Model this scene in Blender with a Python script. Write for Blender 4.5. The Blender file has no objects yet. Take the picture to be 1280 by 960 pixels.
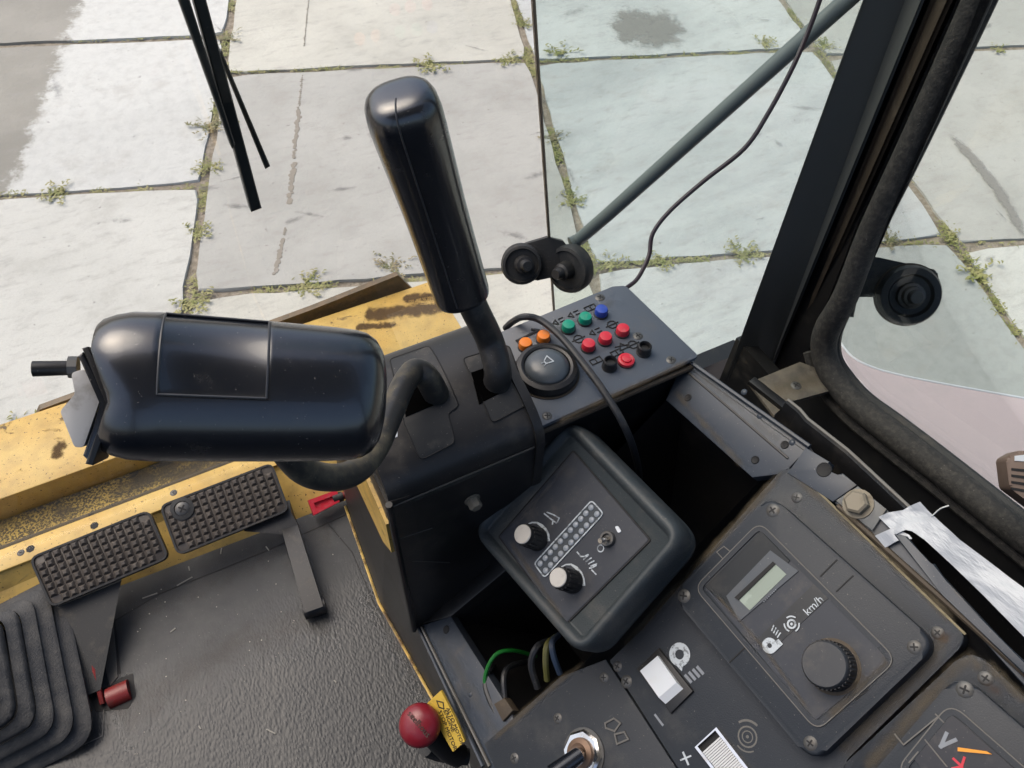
import bpy, bmesh, math, random
from mathutils import Vector, Matrix, noise
from math import radians, sin, cos, pi, atan2, sqrt, hypot
random.seed(7)
S = bpy.context.scene
COL = S.collection

# ------------------------------------------------------------------ camera
CZ = 2.77                                   # eye height over the yard, in metres
PITCH, ROLL, YAW = radians(52.8605), radians(3.0155), radians(-29.5195)
cp, sp = cos(PITCH), sin(PITCH)
_f = Vector((0, cp, -sp)); _r = Vector((1, 0, 0)); _u = _r.cross(_f)
_r, _u = cos(ROLL)*_r + sin(ROLL)*_u, -sin(ROLL)*_r + cos(ROLL)*_u
_Z = Matrix.Rotation(YAW, 3, 'Z')
RT, UP, FW = _Z @ _r, _Z @ _u, _Z @ _f
CAM = Vector((0, 0, CZ))
cd = bpy.data.cameras.new('camera'); cam = bpy.data.objects.new('camera', cd); COL.objects.link(cam)
M3 = Matrix((RT, UP, -FW)).transposed()
cam.matrix_world = Matrix.Translation(CAM) @ M3.to_4x4()
cd.sensor_fit = 'HORIZONTAL'; cd.sensor_width = 36; cd.lens = 36*960/1280
cd.clip_start = 0.02; cd.clip_end = 500
S.camera = cam

# ------------------------------------------------------------------ light
SUN_EL, SUN_AZ = radians(58), radians(-35)     # azimuth from +Y towards +X
w = bpy.data.worlds.new('World'); S.world = w; w.use_nodes = True
nt = w.node_tree; nt.nodes.clear()
sky = nt.nodes.new('ShaderNodeTexSky'); sky.sky_type = 'NISHITA'; sky.sun_disc = False
sky.sun_elevation = SUN_EL; sky.sun_rotation = SUN_AZ
sky.air_density = 1.0; sky.dust_density = 5.0; sky.ozone_density = 1.0
bg = nt.nodes.new('ShaderNodeBackground'); bg.inputs['Strength'].default_value = 0.15
wo = nt.nodes.new('ShaderNodeOutputWorld')
nt.links.new(sky.outputs[0], bg.inputs[0]); nt.links.new(bg.outputs[0], wo.inputs[0])
ld = bpy.data.lights.new('sun', 'SUN'); ld.energy = 1.0; ld.angle = radians(50); ld.color = (1, .93, .82)
sun = bpy.data.objects.new('sun', ld); COL.objects.link(sun)
sd = Vector((sin(SUN_AZ)*cos(SUN_EL), cos(SUN_AZ)*cos(SUN_EL), sin(SUN_EL)))
sun.rotation_euler = sd.to_track_quat('Z', 'Y').to_euler()
S.view_settings.view_transform = 'Standard'; S.view_settings.look = 'None'
S.view_settings.exposure = 0.5; S.view_settings.gamma = 1
try:
    S.cycles.max_bounces = 8; S.cycles.transparent_max_bounces = 12
    S.cycles.caustics_reflective = False; S.cycles.caustics_refractive = False
except Exception: pass

# ------------------------------------------------------------------ measuring helpers
def ray(px, py): return (px-640)/960*RT + (480-py)/960*UP + FW
def H(px, py, h):                               # the point of a level plane h below the eye
    d = ray(px, py); return CAM + d*(h/-d.z)
def DP(px, py, depth): return CAM + ray(px, py)*depth
class Plane:
    def __init__(s, p, n, e1=(1, 0, 0)):
        s.o = Vector(p); s.n = Vector(n).normalized(); e = Vector(e1)
        s.e1 = (e - s.n*e.dot(s.n)).normalized(); s.e2 = s.n.cross(s.e1)
    def hit(s, px, py, dz=0):
        d = ray(px, py); o = s.o + s.n*dz
        return CAM + d*((o-CAM).dot(s.n)/d.dot(s.n))
    def loc(s, px, py, dz=0):
        q = s.hit(px, py, dz) - s.o; return (q.dot(s.e1), q.dot(s.e2))
    def w(s, u, v, z=0): return s.o + s.e1*u + s.e2*v + s.n*z
    def locs(s, pts, dz=0): return [s.loc(*p, dz) for p in pts]
    def scale(s, px, py):                       # metres a pixel covers here
        return (s.hit(px, py)-CAM).dot(FW)/960

# ------------------------------------------------------------------ object helpers
def new_mesh(name, bm, smooth=35):
    bmesh.ops.recalc_face_normals(bm, faces=bm.faces)
    me = bpy.data.meshes.new(name); bm.to_mesh(me); bm.free()
    if smooth:
        for p in me.polygons: p.use_smooth = True
        me.set_sharp_from_angle(angle=radians(smooth))
    return me
def thing(name, label, cat, loc, group=None):
    o = bpy.data.objects.new(name, None); COL.objects.link(o); o.location = loc
    o.empty_display_size = .02
    o['label'] = label; o['category'] = cat
    if group: o['group'] = group
    return o
def wl(o):
    v = Vector((0, 0, 0))
    while o: v += o.location; o = o.parent
    return v
def part(name, bm, mat, parent=None, label=None, smooth=35, kind=None):
    c = wl(parent) if parent else None
    if c is None:
        c = Vector((0, 0, 0))
        for v in bm.verts: c += v.co
        c /= max(1, len(bm.verts))
    for v in bm.verts: v.co -= c
    me = new_mesh(name, bm, smooth)
    if isinstance(mat, (list, tuple)):
        for m in mat: me.materials.append(m)
    else: me.materials.append(mat)
    o = bpy.data.objects.new(name, me); COL.objects.link(o)
    if parent: o.parent = parent
    else: o.location = c
    if label: o['label'] = label
    if kind: o['kind'] = kind
    return o
def solo(name, bm, mat, label, cat, group=None, smooth=35):
    o = part(name, bm, mat, None, label, smooth); o['category'] = cat
    if group: o['group'] = group
    return o
def put(name, me, parent, pos, rot, scale=1, label=None):      # a piece that shares mesh data
    o = bpy.data.objects.new(name, me); COL.objects.link(o); o.parent = parent
    q = pos - wl(parent) if parent else pos
    o.matrix_local = Matrix.Translation(q) @ rot.to_4x4() @ Matrix.Scale(scale, 4)
    if label: o['label'] = label
    return o
def frame_rot(n, x=(1, 0, 0)):
    n = Vector(n).normalized(); e = Vector(x); e = (e-n*e.dot(n))
    if e.length < 1e-4: e = Vector((0, 1, 0)); e = e-n*e.dot(n)
    e.normalize(); return Matrix((e, n.cross(e), n)).transposed()

def rounded(pts, r, seg=4):
    out = []; n = len(pts)
    for i in range(n):
        p = Vector(pts[i]); a = Vector(pts[i-1])-p; b = Vector(pts[(i+1) % n])-p
        rr = r[i] if isinstance(r, (list, tuple)) else r
        if rr <= 0: out.append(tuple(p)); continue
        la, lb = a.length, b.length; a.normalize(); b.normalize()
        ang = a.angle(b); t = min(rr/math.tan(ang/2), la*.45, lb*.45)
        p0, p1 = p+a*t, p+b*t
        for k in range(seg+1):
            s = k/seg; q = p0*(1-s)**2 + p*2*s*(1-s) + p1*s*s; out.append(tuple(q))
    return out
def prism(pl, uv, z0, z1, bevel=0, seg=2, bm=None, taper=0):
    own = bm is None; bm = bm or bmesh.new()
    k = len(uv)
    if taper:
        cx = sum(p[0] for p in uv)/k; cy = sum(p[1] for p in uv)/k
        up = []
        for p in uv:
            d = Vector((p[0]-cx, p[1]-cy)); L = d.length; d *= max(0, (L-taper)/L); up.append((cx+d.x, cy+d.y))
    else: up = uv
    lo = [bm.verts.new(pl.w(p[0], p[1], z0)) for p in uv]
    hi = [bm.verts.new(pl.w(p[0], p[1], z1)) for p in up]
    top = bm.faces.new(hi); bm.faces.new(lo[::-1])
    for i in range(k): bm.faces.new((lo[i], lo[(i+1) % k], hi[(i+1) % k], hi[i]))
    if bevel:
        es = [e for e in top.edges]
        bmesh.ops.bevel(bm, geom=es, offset=bevel, segments=seg, profile=.5, affect='EDGES', clamp_overlap=True)
    return bm
def ring_prism(pl, outer, inner, z0, z1, bm=None):             # a frame: same count outer / inner
    bm = bm or bmesh.new(); k = len(outer)
    V = [[bm.verts.new(pl.w(p[0], p[1], z)) for p in L] for L, z in ((outer, z0), (outer, z1), (inner, z1), (inner, z0))]
    for a in range(4):
        A, B = V[a], V[(a+1) % 4]
        for i in range(k): bm.faces.new((A[i], A[(i+1) % k], B[(i+1) % k], B[i]))
    return bm
def inset(uv, d):                                              # shrink a roughly convex outline by d
    n = len(uv); out = []
    area = sum(uv[i][0]*uv[(i+1) % n][1]-uv[(i+1) % n][0]*uv[i][1] for i in range(n))
    sg = 1 if area > 0 else -1
    for i in range(n):
        a = Vector(uv[i-1]); p = Vector(uv[i]); b = Vector(uv[(i+1) % n])
        t = (b-a); 
        if t.length < 1e-9: out.append(tuple(p)); continue
        t.normalize(); nrm = Vector((-t.y, t.x))*sg; out.append(tuple(p+nrm*d))
    return out
def lathe(prof, c, n, seg=24, bm=None, x=(1, 0, 0), a0=0, a1=2*pi):
    bm = bm or bmesh.new(); R = frame_rot(n, x); c = Vector(c); rows = []
    full = abs(a1-a0-2*pi) < 1e-6; cnt = seg if full else seg+1
    for r, z in prof:
        if r < 1e-7: rows.append([bm.verts.new(c + R @ Vector((0, 0, z)))])
        else: rows.append([bm.verts.new(c + R @ Vector((r*cos(a0+(a1-a0)*k/seg), r*sin(a0+(a1-a0)*k/seg), z))) for k in range(cnt)])
    for A, B in zip(rows, rows[1:]):
        rng = range(seg)
        for k in rng:
            k2 = (k+1) % cnt if full else k+1
            if len(A) == 1 and len(B) == 1: continue
            if len(A) == 1: bm.faces.new((A[0], B[k2], B[k]))
            elif len(B) == 1: bm.faces.new((A[k], A[k2], B[0]))
            else: bm.faces.new((A[k], A[k2], B[k2], B[k]))
    return bm
def spline(pts, n=6):
    P = [Vector(p) for p in pts]; P = [2*P[0]-P[1]] + P + [2*P[-1]-P[-2]]; out = []
    for i in range(1, len(P)-2):
        for k in range(n):
            t = k/n; a, b, c, d = P[i-1:i+3]
            out.append(.5*((2*b)+(c-a)*t+(2*a-5*b+4*c-d)*t*t+(3*b-a-3*c+d)*t**3))
    out.append(P[-2]); return out
def tube(pts, r, seg=10, bm=None, cap=True, flat=1.0, ref=None):
    bm = bm or bmesh.new(); pts = [Vector(p) for p in pts]; n = len(pts); rows = []
    if not isinstance(r, (list, tuple)): r = [r]*n
    if len(r) != n: r = [r[min(len(r)-1, int(i/(n-1)*(len(r)-1)))]*(1-((i/(n-1)*(len(r)-1)) % 1)) + r[min(len(r)-1, int(i/(n-1)*(len(r)-1))+1)]*((i/(n-1)*(len(r)-1)) % 1) for i in range(n)]
    t = (pts[1]-pts[0]).normalized(); e = Vector(ref) if ref else (Vector((0, 0, 1)) if abs(t.z) < .9 else Vector((1, 0, 0)))
    e = (e-t*e.dot(t)).normalized()
    for i, p in enumerate(pts):
        t = (pts[min(i+1, n-1)]-pts[max(i-1, 0)]).normalized(); e = (e-t*e.dot(t)).normalized(); g = t.cross(e)
        rows.append([bm.verts.new(p + (e*cos(2*pi*k/seg)*flat+g*sin(2*pi*k/seg))*r[i]) for k in range(seg)])
    for A, B in zip(rows, rows[1:]):
        for k in range(seg): bm.faces.new((A[k], A[(k+1) % seg], B[(k+1) % seg], B[k]))
    if cap: bm.faces.new(rows[0][::-1]); bm.faces.new(rows[-1])
    return bm
def box(c, ax, hx, bm=None, bevel=0):
    bm = bm or bmesh.new(); c = Vector(c); a = [Vector(v).normalized() for v in ax]
    vs = {}
    for i in (-1, 1):
        for j in (-1, 1):
            for k in (-1, 1): vs[i, j, k] = bm.verts.new(c + a[0]*i*hx[0]+a[1]*j*hx[1]+a[2]*k*hx[2])
    fs = []
    for q in (((-1,-1,-1),(-1,1,-1),(1,1,-1),(1,-1,-1)), ((-1,-1,1),(1,-1,1),(1,1,1),(-1,1,1)), ((-1,-1,-1),(1,-1,-1),(1,-1,1),(-1,-1,1)),
              ((1,-1,-1),(1,1,-1),(1,1,1),(1,-1,1)), ((1,1,-1),(-1,1,-1),(-1,1,1),(1,1,1)), ((-1,1,-1),(-1,-1,-1),(-1,-1,1),(-1,1,1))):
        fs.append(bm.faces.new([vs[v] for v in q]))
    if bevel:
        es = list({e for f in fs for e in f.edges})
        bmesh.ops.bevel(bm, geom=es, offset=bevel, segments=2, profile=.5, affect='EDGES', clamp_overlap=True)
    return bm
AXES = ((1, 0, 0), (0, 1, 0), (0, 0, 1))
def span(a, b, bm=None, bevel=0):                               # axis aligned box from corner to corner
    a, b = Vector(a), Vector(b); return box((a+b)/2, AXES, [abs(v)/2 for v in (b-a)], bm, bevel)
def loft(A, B, bm=None):                                        # closed ring A to ring B, capped
    bm = bm or bmesh.new(); a = [bm.verts.new(p) for p in A]; b = [bm.verts.new(p) for p in B]; n = len(a)
    for i in range(n): bm.faces.new((a[i], a[(i+1) % n], b[(i+1) % n], b[i]))
    bm.faces.new(a[::-1]); bm.faces.new(b); return bm
def strip(pl, a, b, wd, z0, z1, bm=None):                       # a raised line between two plane points
    a, b = Vector(a), Vector(b); d = b-a
    if d.length < 1e-7: return bm or bmesh.new()
    d.normalize(); nr = Vector((-d.y, d.x))*wd/2; a, b = a-d*wd/2, b+d*wd/2
    return prism(pl, [a+nr, a-nr, b-nr, b+nr], z0, z1, bm=bm)
def poly_line(pl, pts, wd, z0, z1, closed=False, bm=None):
    bm = bm or bmesh.new(); q = list(pts)+([pts[0]] if closed else [])
    for i, (a, b) in enumerate(zip(q, q[1:])): strip(pl, a, b, wd, z0, z1+i*2e-6, bm)
    return bm
def circ(c, r, n=20, a0=0, a1=2*pi): return [(c[0]+r*cos(a0+(a1-a0)*k/n), c[1]+r*sin(a0+(a1-a0)*k/n)) for k in range(n)]
def text(pl, s, uv, size, ang, z, mat, parent, name='lettering', thick=.0003, shear=0):
    cu = bpy.data.curves.new(name, 'FONT'); cu.body = s; cu.size = size; cu.align_x = 'CENTER'; cu.align_y = 'CENTER'
    cu.extrude = thick/2; cu.resolution_u = 2
    t = bpy.data.objects.new('tmp', cu); COL.objects.link(t); dg = bpy.context.evaluated_depsgraph_get()
    me = bpy.data.meshes.new_from_object(t.evaluated_get(dg)); bpy.data.objects.remove(t)
    me.materials.clear(); me.materials.append(mat); me.name = name
    e = pl.e1*cos(ang)+pl.e2*sin(ang)
    return put(name, me, parent, pl.w(uv[0], uv[1], z), frame_rot(pl.n, e))
def ang_px(pl, a, b):
    A, B = pl.loc(*a), pl.loc(*b); return atan2(B[1]-A[1], B[0]-A[0])

# ------------------------------------------------------------------ materials
MATS = {}
def _mat(name):
    m = bpy.data.materials.new(name); m.use_nodes = True; MATS[name] = m
    return m, m.node_tree, m.node_tree.nodes['Principled BSDF']
def nz(t, scale, detail=4, rough=.6, coord=None, stretch=None, dist=0):
    n = t.nodes.new('ShaderNodeTexNoise'); n.inputs['Scale'].default_value = scale
    n.inputs['Detail'].default_value = detail; n.inputs['Roughness'].default_value = rough; n.inputs['Distortion'].default_value = dist
    g = t.nodes.new('ShaderNodeNewGeometry')
    if stretch:
        mp = t.nodes.new('ShaderNodeMapping'); mp.inputs['Scale'].default_value = stretch[0]; mp.inputs['Rotation'].default_value = stretch[1]
        t.links.new(g.outputs['Position'], mp.inputs['Vector']); t.links.new(mp.outputs[0], n.inputs['Vector'])
    else: t.links.new(g.outputs['Position'], n.inputs['Vector'])
    return n.outputs['Fac']
def ramp(t, fac, a, b):
    r = t.nodes.new('ShaderNodeMapRange'); r.inputs[1].default_value = a; r.inputs[2].default_value = b
    r.interpolation_type = 'SMOOTHSTEP'; t.links.new(fac, r.inputs[0]); return r.outputs[0]
def mix(t, fac, a, b):
    n = t.nodes.new('ShaderNodeMix'); n.data_type = 'RGBA'
    if isinstance(fac, (int, float)): n.inputs[0].default_value = fac
    else: t.links.new(fac, n.inputs[0])
    for sck, v in ((n.inputs[6], a), (n.inputs[7], b)):
        if isinstance(v, (tuple, list)): sck.default_value = (*v[:3], 1)
        else: t.links.new(v, sck)
    return n.outputs[2]
def math_n(t, op, a, b=0.0):
    n = t.nodes.new('ShaderNodeMath'); n.operation = op
    for i, v in enumerate((a, b)):
        if isinstance(v, (int, float)): n.inputs[i].default_value = v
        else: t.links.new(v, n.inputs[i])
    return n.outputs[0]
def bump(t, p, hgt, dist, strength=1.0):
    b = t.nodes.new('ShaderNodeBump'); b.inputs['Distance'].default_value = dist; b.inputs['Strength'].default_value = strength
    t.links.new(hgt, b.inputs['Height']); t.links.new(b.outputs[0], p.inputs['Normal'])
def plastic(name, col, rough=.5, dust=(.16, .14, .115), amt=.35, dscale=18, lo=.5, hi=.75, grain=0.0, gscale=900, metal=0, spec=.5, specks=True, coat=0):
    m, t, p = _mat(name)
    f = math_n(t, 'MULTIPLY', ramp(t, nz(t, dscale, 6, .65), lo, hi), amt)
    c = mix(t, f, col, dust)
    if specks:
        k = math_n(t, 'MULTIPLY', ramp(t, nz(t, 650, 2, .5), .71, .76), .45*min(1, amt*3))
        c = mix(t, k, c, (.35, .32, .28))
        sc = ramp(t, nz(t, 60, 3, .6, stretch=((1, 14, 3), (.3, .5, .9))), .70, .78)
        c = mix(t, math_n(t, 'MULTIPLY', sc, .25*min(1, amt*3)), c, (.2, .19, .18))
    t.links.new(c, p.inputs['Base Color'])
    rr = t.nodes.new('ShaderNodeMapRange'); rr.inputs[3].default_value = rough; rr.inputs[4].default_value = min(1, rough+.35)
    t.links.new(f, rr.inputs[0]); t.links.new(rr.outputs[0], p.inputs['Roughness'])
    p.inputs['Metallic'].default_value = metal; p.inputs['Specular IOR Level'].default_value = spec
    p.inputs['Coat Weight'].default_value = coat
    if grain: bump(t, p, nz(t, gscale, 3, .6), grain)
    return m
K_PANEL = plastic('console black', (.021, .026, .034), .5, dust=(.13, .125, .115), amt=.28, grain=.0002, spec=.38)
K_RAIL = plastic('painted rail', (.036, .045, .06), .42, amt=.45, dscale=25)
K_COVER = plastic('lever cover black', (.012, .012, .013), .42, amt=.22, dscale=22)
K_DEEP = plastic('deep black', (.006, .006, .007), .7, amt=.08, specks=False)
K_GLOSS = plastic('gloss black grip', (.007, .009, .014), .25, amt=.2, dscale=40, specks=True, lo=.55, hi=.8, spec=.85, coat=.25)
K_RUBBER = plastic('black rubber', (.022, .023, .024), .62, amt=.4, dscale=40, grain=.0004, gscale=500)
K_SEAL = plastic('dusty seal rubber', (.024, .023, .022), .75, dust=(.11, .10, .088), amt=.4, dscale=160, lo=.42, hi=.7, grain=.0008, gscale=420)
K_BROWN = plastic('brown gasket', (.06, .045, .03), .7, dust=(.12, .095, .07), amt=.7, dscale=60)
K_PILLAR = plastic('pillar paint', (.10, .106, .104), .42, amt=.12, dscale=30)
K_HAND = plastic('handset rubber', (.036, .045, .05), .5, dust=(.13, .12, .105), amt=.4, dscale=30, grain=.0003, gscale=700)
K_FACE = plastic('handset face', (.02, .025, .036), .5, amt=.25, dscale=30)
K_BTN = plastic('button plate grey', (.085, .10, .125), .42, amt=.3, dscale=22)
K_BOOT = plastic('boot rubber', (.035, .036, .038), .6, dust=(.13, .125, .115), amt=.6, dscale=28, lo=.42, hi=.7, grain=.0007, gscale=380)
K_PAD = plastic('pedal rubber', (.075, .064, .055), .5, dust=(.17, .145, .12), amt=.6, dscale=60)
K_SHAFT = plastic('lever steel black', (.02, .02, .021), .45, dust=(.12, .11, .09), amt=.4, dscale=60)
K_WORN = plastic('worn lever paint', (.022, .022, .022), .42, dust=(.17, .145, .095), amt=.75, dscale=45, lo=.45, hi=.75)
K_EDGE = plastic('moulded edge', (.035, .038, .045), .4, amt=.1)
STEEL = plastic('dull steel', (.10, .10, .098), .45, dust=(.12, .10, .08), amt=.7, dscale=120, metal=.5, specks=False)
MATS['gloss black grip'].node_tree.nodes['Principled BSDF'].inputs['IOR'].default_value = 1.56
BOLT = plastic('dusty bolt', (.22, .195, .15), .6, dust=(.17, .14, .1), amt=.8, dscale=90, metal=.3, specks=False)
CHROME = plastic('chrome', (.75, .74, .72), .18, dust=(.3, .2, .12), amt=.5, dscale=90, metal=1, specks=False)
ALU = plastic('knob cap grey', (.5, .48, .44), .45, amt=.25, dscale=120, metal=.2, specks=False)
ROD = plastic('grey rod', (.13, .155, .155), .45, amt=.2, dscale=30)
GREY_SW = plastic('grey rocker', (.5, .49, .47), .45, dust=(.2, .17, .13), amt=.5, dscale=90, specks=False)
WHITE = plastic('white plastic', (.64, .68, .72), .35, dust=(.55, .5, .42), amt=.2, dscale=80, specks=False)
PRINT = plastic('white print', (.48, .53, .57), .6, dust=(.10, .11, .12), amt=.75, dscale=260, lo=.5, hi=.62, specks=False)
PRINTG = plastic('grey print', (.22, .24, .27), .6, amt=.3, dscale=200, specks=False)
EMBOSS = plastic('black symbol print', (.006, .006, .007), .6, amt=.05, specks=False)
RED = plastic('red cap', (.55, .018, .04), .45, dust=(.3, .26, .22), amt=.35, dscale=120, specks=False)
REDKNOB = plastic('dark red knob', (.19, .012, .022), .3, dust=(.3, .12, .1), amt=.3, dscale=60, specks=False)
REDP = plastic('red paint', (.20, .022, .02), .4, dust=(.07, .05, .04), amt=.6, dscale=60)
ORANGE = plastic('orange cap', (.75, .2, .012), .45, dust=(.3, .26, .22), amt=.35, dscale=120, specks=False)
GREEN = plastic('green cap', (.0, .25, .16), .45, dust=(.3, .26, .22), amt=.35, dscale=120, specks=False)
BLUE = plastic('blue cap', (.02, .06, .36), .45, dust=(.3, .26, .22), amt=.35, dscale=120, specks=False)
YELTAG = plastic('yellow tag', (.62, .42, .06), .5, dust=(.25, .17, .05), amt=.6, dscale=120)
LCD = plastic('lcd', (.3, .36, .31), .35, dust=(.2, .24, .2), amt=.5, dscale=14, lo=.48, hi=.52, specks=False)
NEEDLE = plastic('orange needle', (.75, .3, .02), .5, amt=.1, specks=False)
WIRE_G = plastic('green wire', (.01, .16, .02), .4, amt=.15, specks=False)
WIRE_K = plastic('cable black', (.02, .022, .026), .45, amt=.3, dscale=60)
WIRE_V = plastic('wire purple black', (.03, .018, .026), .4, amt=.15)
WIPER = plastic('wiper black', (.012, .017, .017), .45, amt=.15)
BEIGE = plastic('beige brown plastic', (.17, .12, .095), .55, amt=.3, dscale=60, specks=False)
PINK = plastic('pale pink tone', (.52, .44, .445), .55, dust=(.44, .40, .40), amt=.5, dscale=9, specks=False)  # pale pink with slightly greyer blotches over the whole plate
TRIM = plastic('worn and highlit edge metal', (.12, .115, .105), .5, amt=.5, dscale=90, specks=False)  # also used where an edge highlight is painted
WHITEWEAR = plastic('scuffed white', (.7, .72, .7), .6, dust=(.3, .3, .3), amt=.6, dscale=70, specks=False)

def yellow(name, grime=.45, lo=.56, hi=.63, rust=(.09, .04, .02)):
    m, t, p = _mat(name)
    base = mix(t, ramp(t, nz(t, 9, 5), .35, .7), (.65, .45, .13), (.60, .38, .09))
    k = ramp(t, nz(t, 14, 8, .7, dist=.6), lo, hi)
    c = mix(t, math_n(t, 'MULTIPLY', k, .9), base, mix(t, ramp(t, nz(t, 60, 4), .4, .6), rust, (.025, .022, .02)))
    c = mix(t, math_n(t, 'MULTIPLY', ramp(t, nz(t, 230, 3), .64, .68), .9), c, (.03, .022, .015))
    c = mix(t, math_n(t, 'MULTIPLY', ramp(t, nz(t, 30, 5), .35, .8), grime), c, (.16, .11, .05))
    t.links.new(c, p.inputs['Base Color']); p.inputs['Roughness'].default_value = .45
    bump(t, p, k, .0006); return m
YEL = yellow('yellow paint', .35, .6, .66)
YELGR = yellow('grimy yellow', .8, .5, .6)
YELSILL = yellow('olive yellow', .6, .6, .68)
YELRUST = yellow('rusted yellow', .5, .30, .37, (.085, .055, .035))
def gritty():
    m, t, p = _mat('gritty tray')
    k = ramp(t, nz(t, 260, 3, .7), .46, .56); k2 = ramp(t, nz(t, 9, 5), .35, .62)
    c = mix(t, math_n(t, 'MULTIPLY', k, k2), (.028, .03, .03), (.42, .3, .08))
    t.links.new(c, p.inputs['Base Color']); p.inputs['Roughness'].default_value = .8
    bump(t, p, nz(t, 260, 3, .7), .0015); return m
GRIT = gritty()
def matmat():
    m, t, p = _mat('floor mat vinyl')
    g = t.nodes.new('ShaderNodeNewGeometry')
    v = t.nodes.new('ShaderNodeTexVoronoi'); v.feature = 'SMOOTH_F1'; v.inputs['Scale'].default_value = 320; v.inputs['Smoothness'].default_value = .7
    mp = t.nodes.new('ShaderNodeMapping'); mp.inputs['Scale'].default_value = (1, .55, 1); mp.inputs['Rotation'].default_value = (0, 0, .5)
    dn = t.nodes.new('ShaderNodeTexNoise'); dn.inputs['Scale'].default_value = 40
    t.links.new(g.outputs['Position'], dn.inputs['Vector'])
    ad = t.nodes.new('ShaderNodeMixRGB'); ad.blend_type = 'ADD'; ad.inputs[0].default_value = .004
    t.links.new(g.outputs['Position'], mp.inputs['Vector']); t.links.new(mp.outputs[0], ad.inputs[1]); t.links.new(dn.outputs['Color'], ad.inputs[2])
    t.links.new(ad.outputs[0], v.inputs['Vector'])
    sx = t.nodes.new('ShaderNodeSeparateXYZ'); t.links.new(g.outputs['Position'], sx.inputs[0])
    worn = ramp(t, math_n(t, 'ADD', sx.outputs['Y'], math_n(t, 'MULTIPLY', nz(t, 9, 5), .12)), .50, .62)     # the band by the pedals is rubbed smooth
    d = mix(t, math_n(t, 'MULTIPLY', ramp(t, nz(t, 12, 6, .65), .45, .75), .3), (.018, .021, .025), (.07, .07, .066))
    k = ramp(t, nz(t, 500, 2), .70, .75); d = mix(t, math_n(t, 'MULTIPLY', k, .5), d, (.3, .28, .25))
    t.links.new(d, p.inputs['Base Color'])
    rr = t.nodes.new('ShaderNodeMapRange'); rr.inputs[3].default_value = .42; rr.inputs[4].default_value = .6
    t.links.new(worn, rr.inputs[0]); t.links.new(rr.outputs[0], p.inputs['Roughness'])
    b = t.nodes.new('ShaderNodeBump'); b.inputs['Distance'].default_value = .0006
    t.links.new(math_n(t, 'SUBTRACT', 1.0, math_n(t, 'MULTIPLY', worn, .9)), b.inputs['Strength'])
    inv = math_n(t, 'SUBTRACT', 1.0, v.outputs['Distance'])
    t.links.new(inv, b.inputs['Height']); t.links.new(b.outputs[0], p.inputs['Normal']); return m
MATM = matmat()
def glass(name, tint, refl=1.0):
    m, t, p = _mat(name); t.nodes.remove(p)
    tr = t.nodes.new('ShaderNodeBsdfTransparent'); tr.inputs[0].default_value = (*tint, 1)
    gl = t.nodes.new('ShaderNodeBsdfGlossy'); gl.inputs['Roughness'].default_value = .02
    fr = t.nodes.new('ShaderNodeFresnel'); fr.inputs[0].default_value = 1.45
    mx = t.nodes.new('ShaderNodeMixShader'); o = t.nodes['Material Output']
    t.links.new(math_n(t, 'MULTIPLY', fr.outputs[0], refl), mx.inputs[0]); t.links.new(tr.outputs[0], mx.inputs[1]); t.links.new(gl.outputs[0], mx.inputs[2])
    t.links.new(mx.outputs[0], o.inputs[0]); return m
TINT = glass('tinted glass', (.89, .935, .915), .1)
def film_on(m, amt):
    t = m.node_tree; o = t.nodes['Material Output']; src = o.inputs[0].links[0].from_socket
    df = t.nodes.new('ShaderNodeBsdfDiffuse'); df.inputs[0].default_value = (.6, .62, .6, 1); mx = t.nodes.new('ShaderNodeMixShader')
    k = math_n(t, 'MULTIPLY', ramp(t, nz(t, 5, 7, .65, stretch=((1, 1, 3), (0, .5, .3))), .35, .75), amt)
    t.links.new(k, mx.inputs[0]); t.links.new(src, mx.inputs[1]); t.links.new(df.outputs[0], mx.inputs[2]); t.links.new(mx.outputs[0], o.inputs[0])
film_on(TINT, .09)
CLEAR = glass('clear glass', (.99, .99, .985), .12)
COVERGL = glass('display cover glass', (.55, .58, .6), 1.0)

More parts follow.
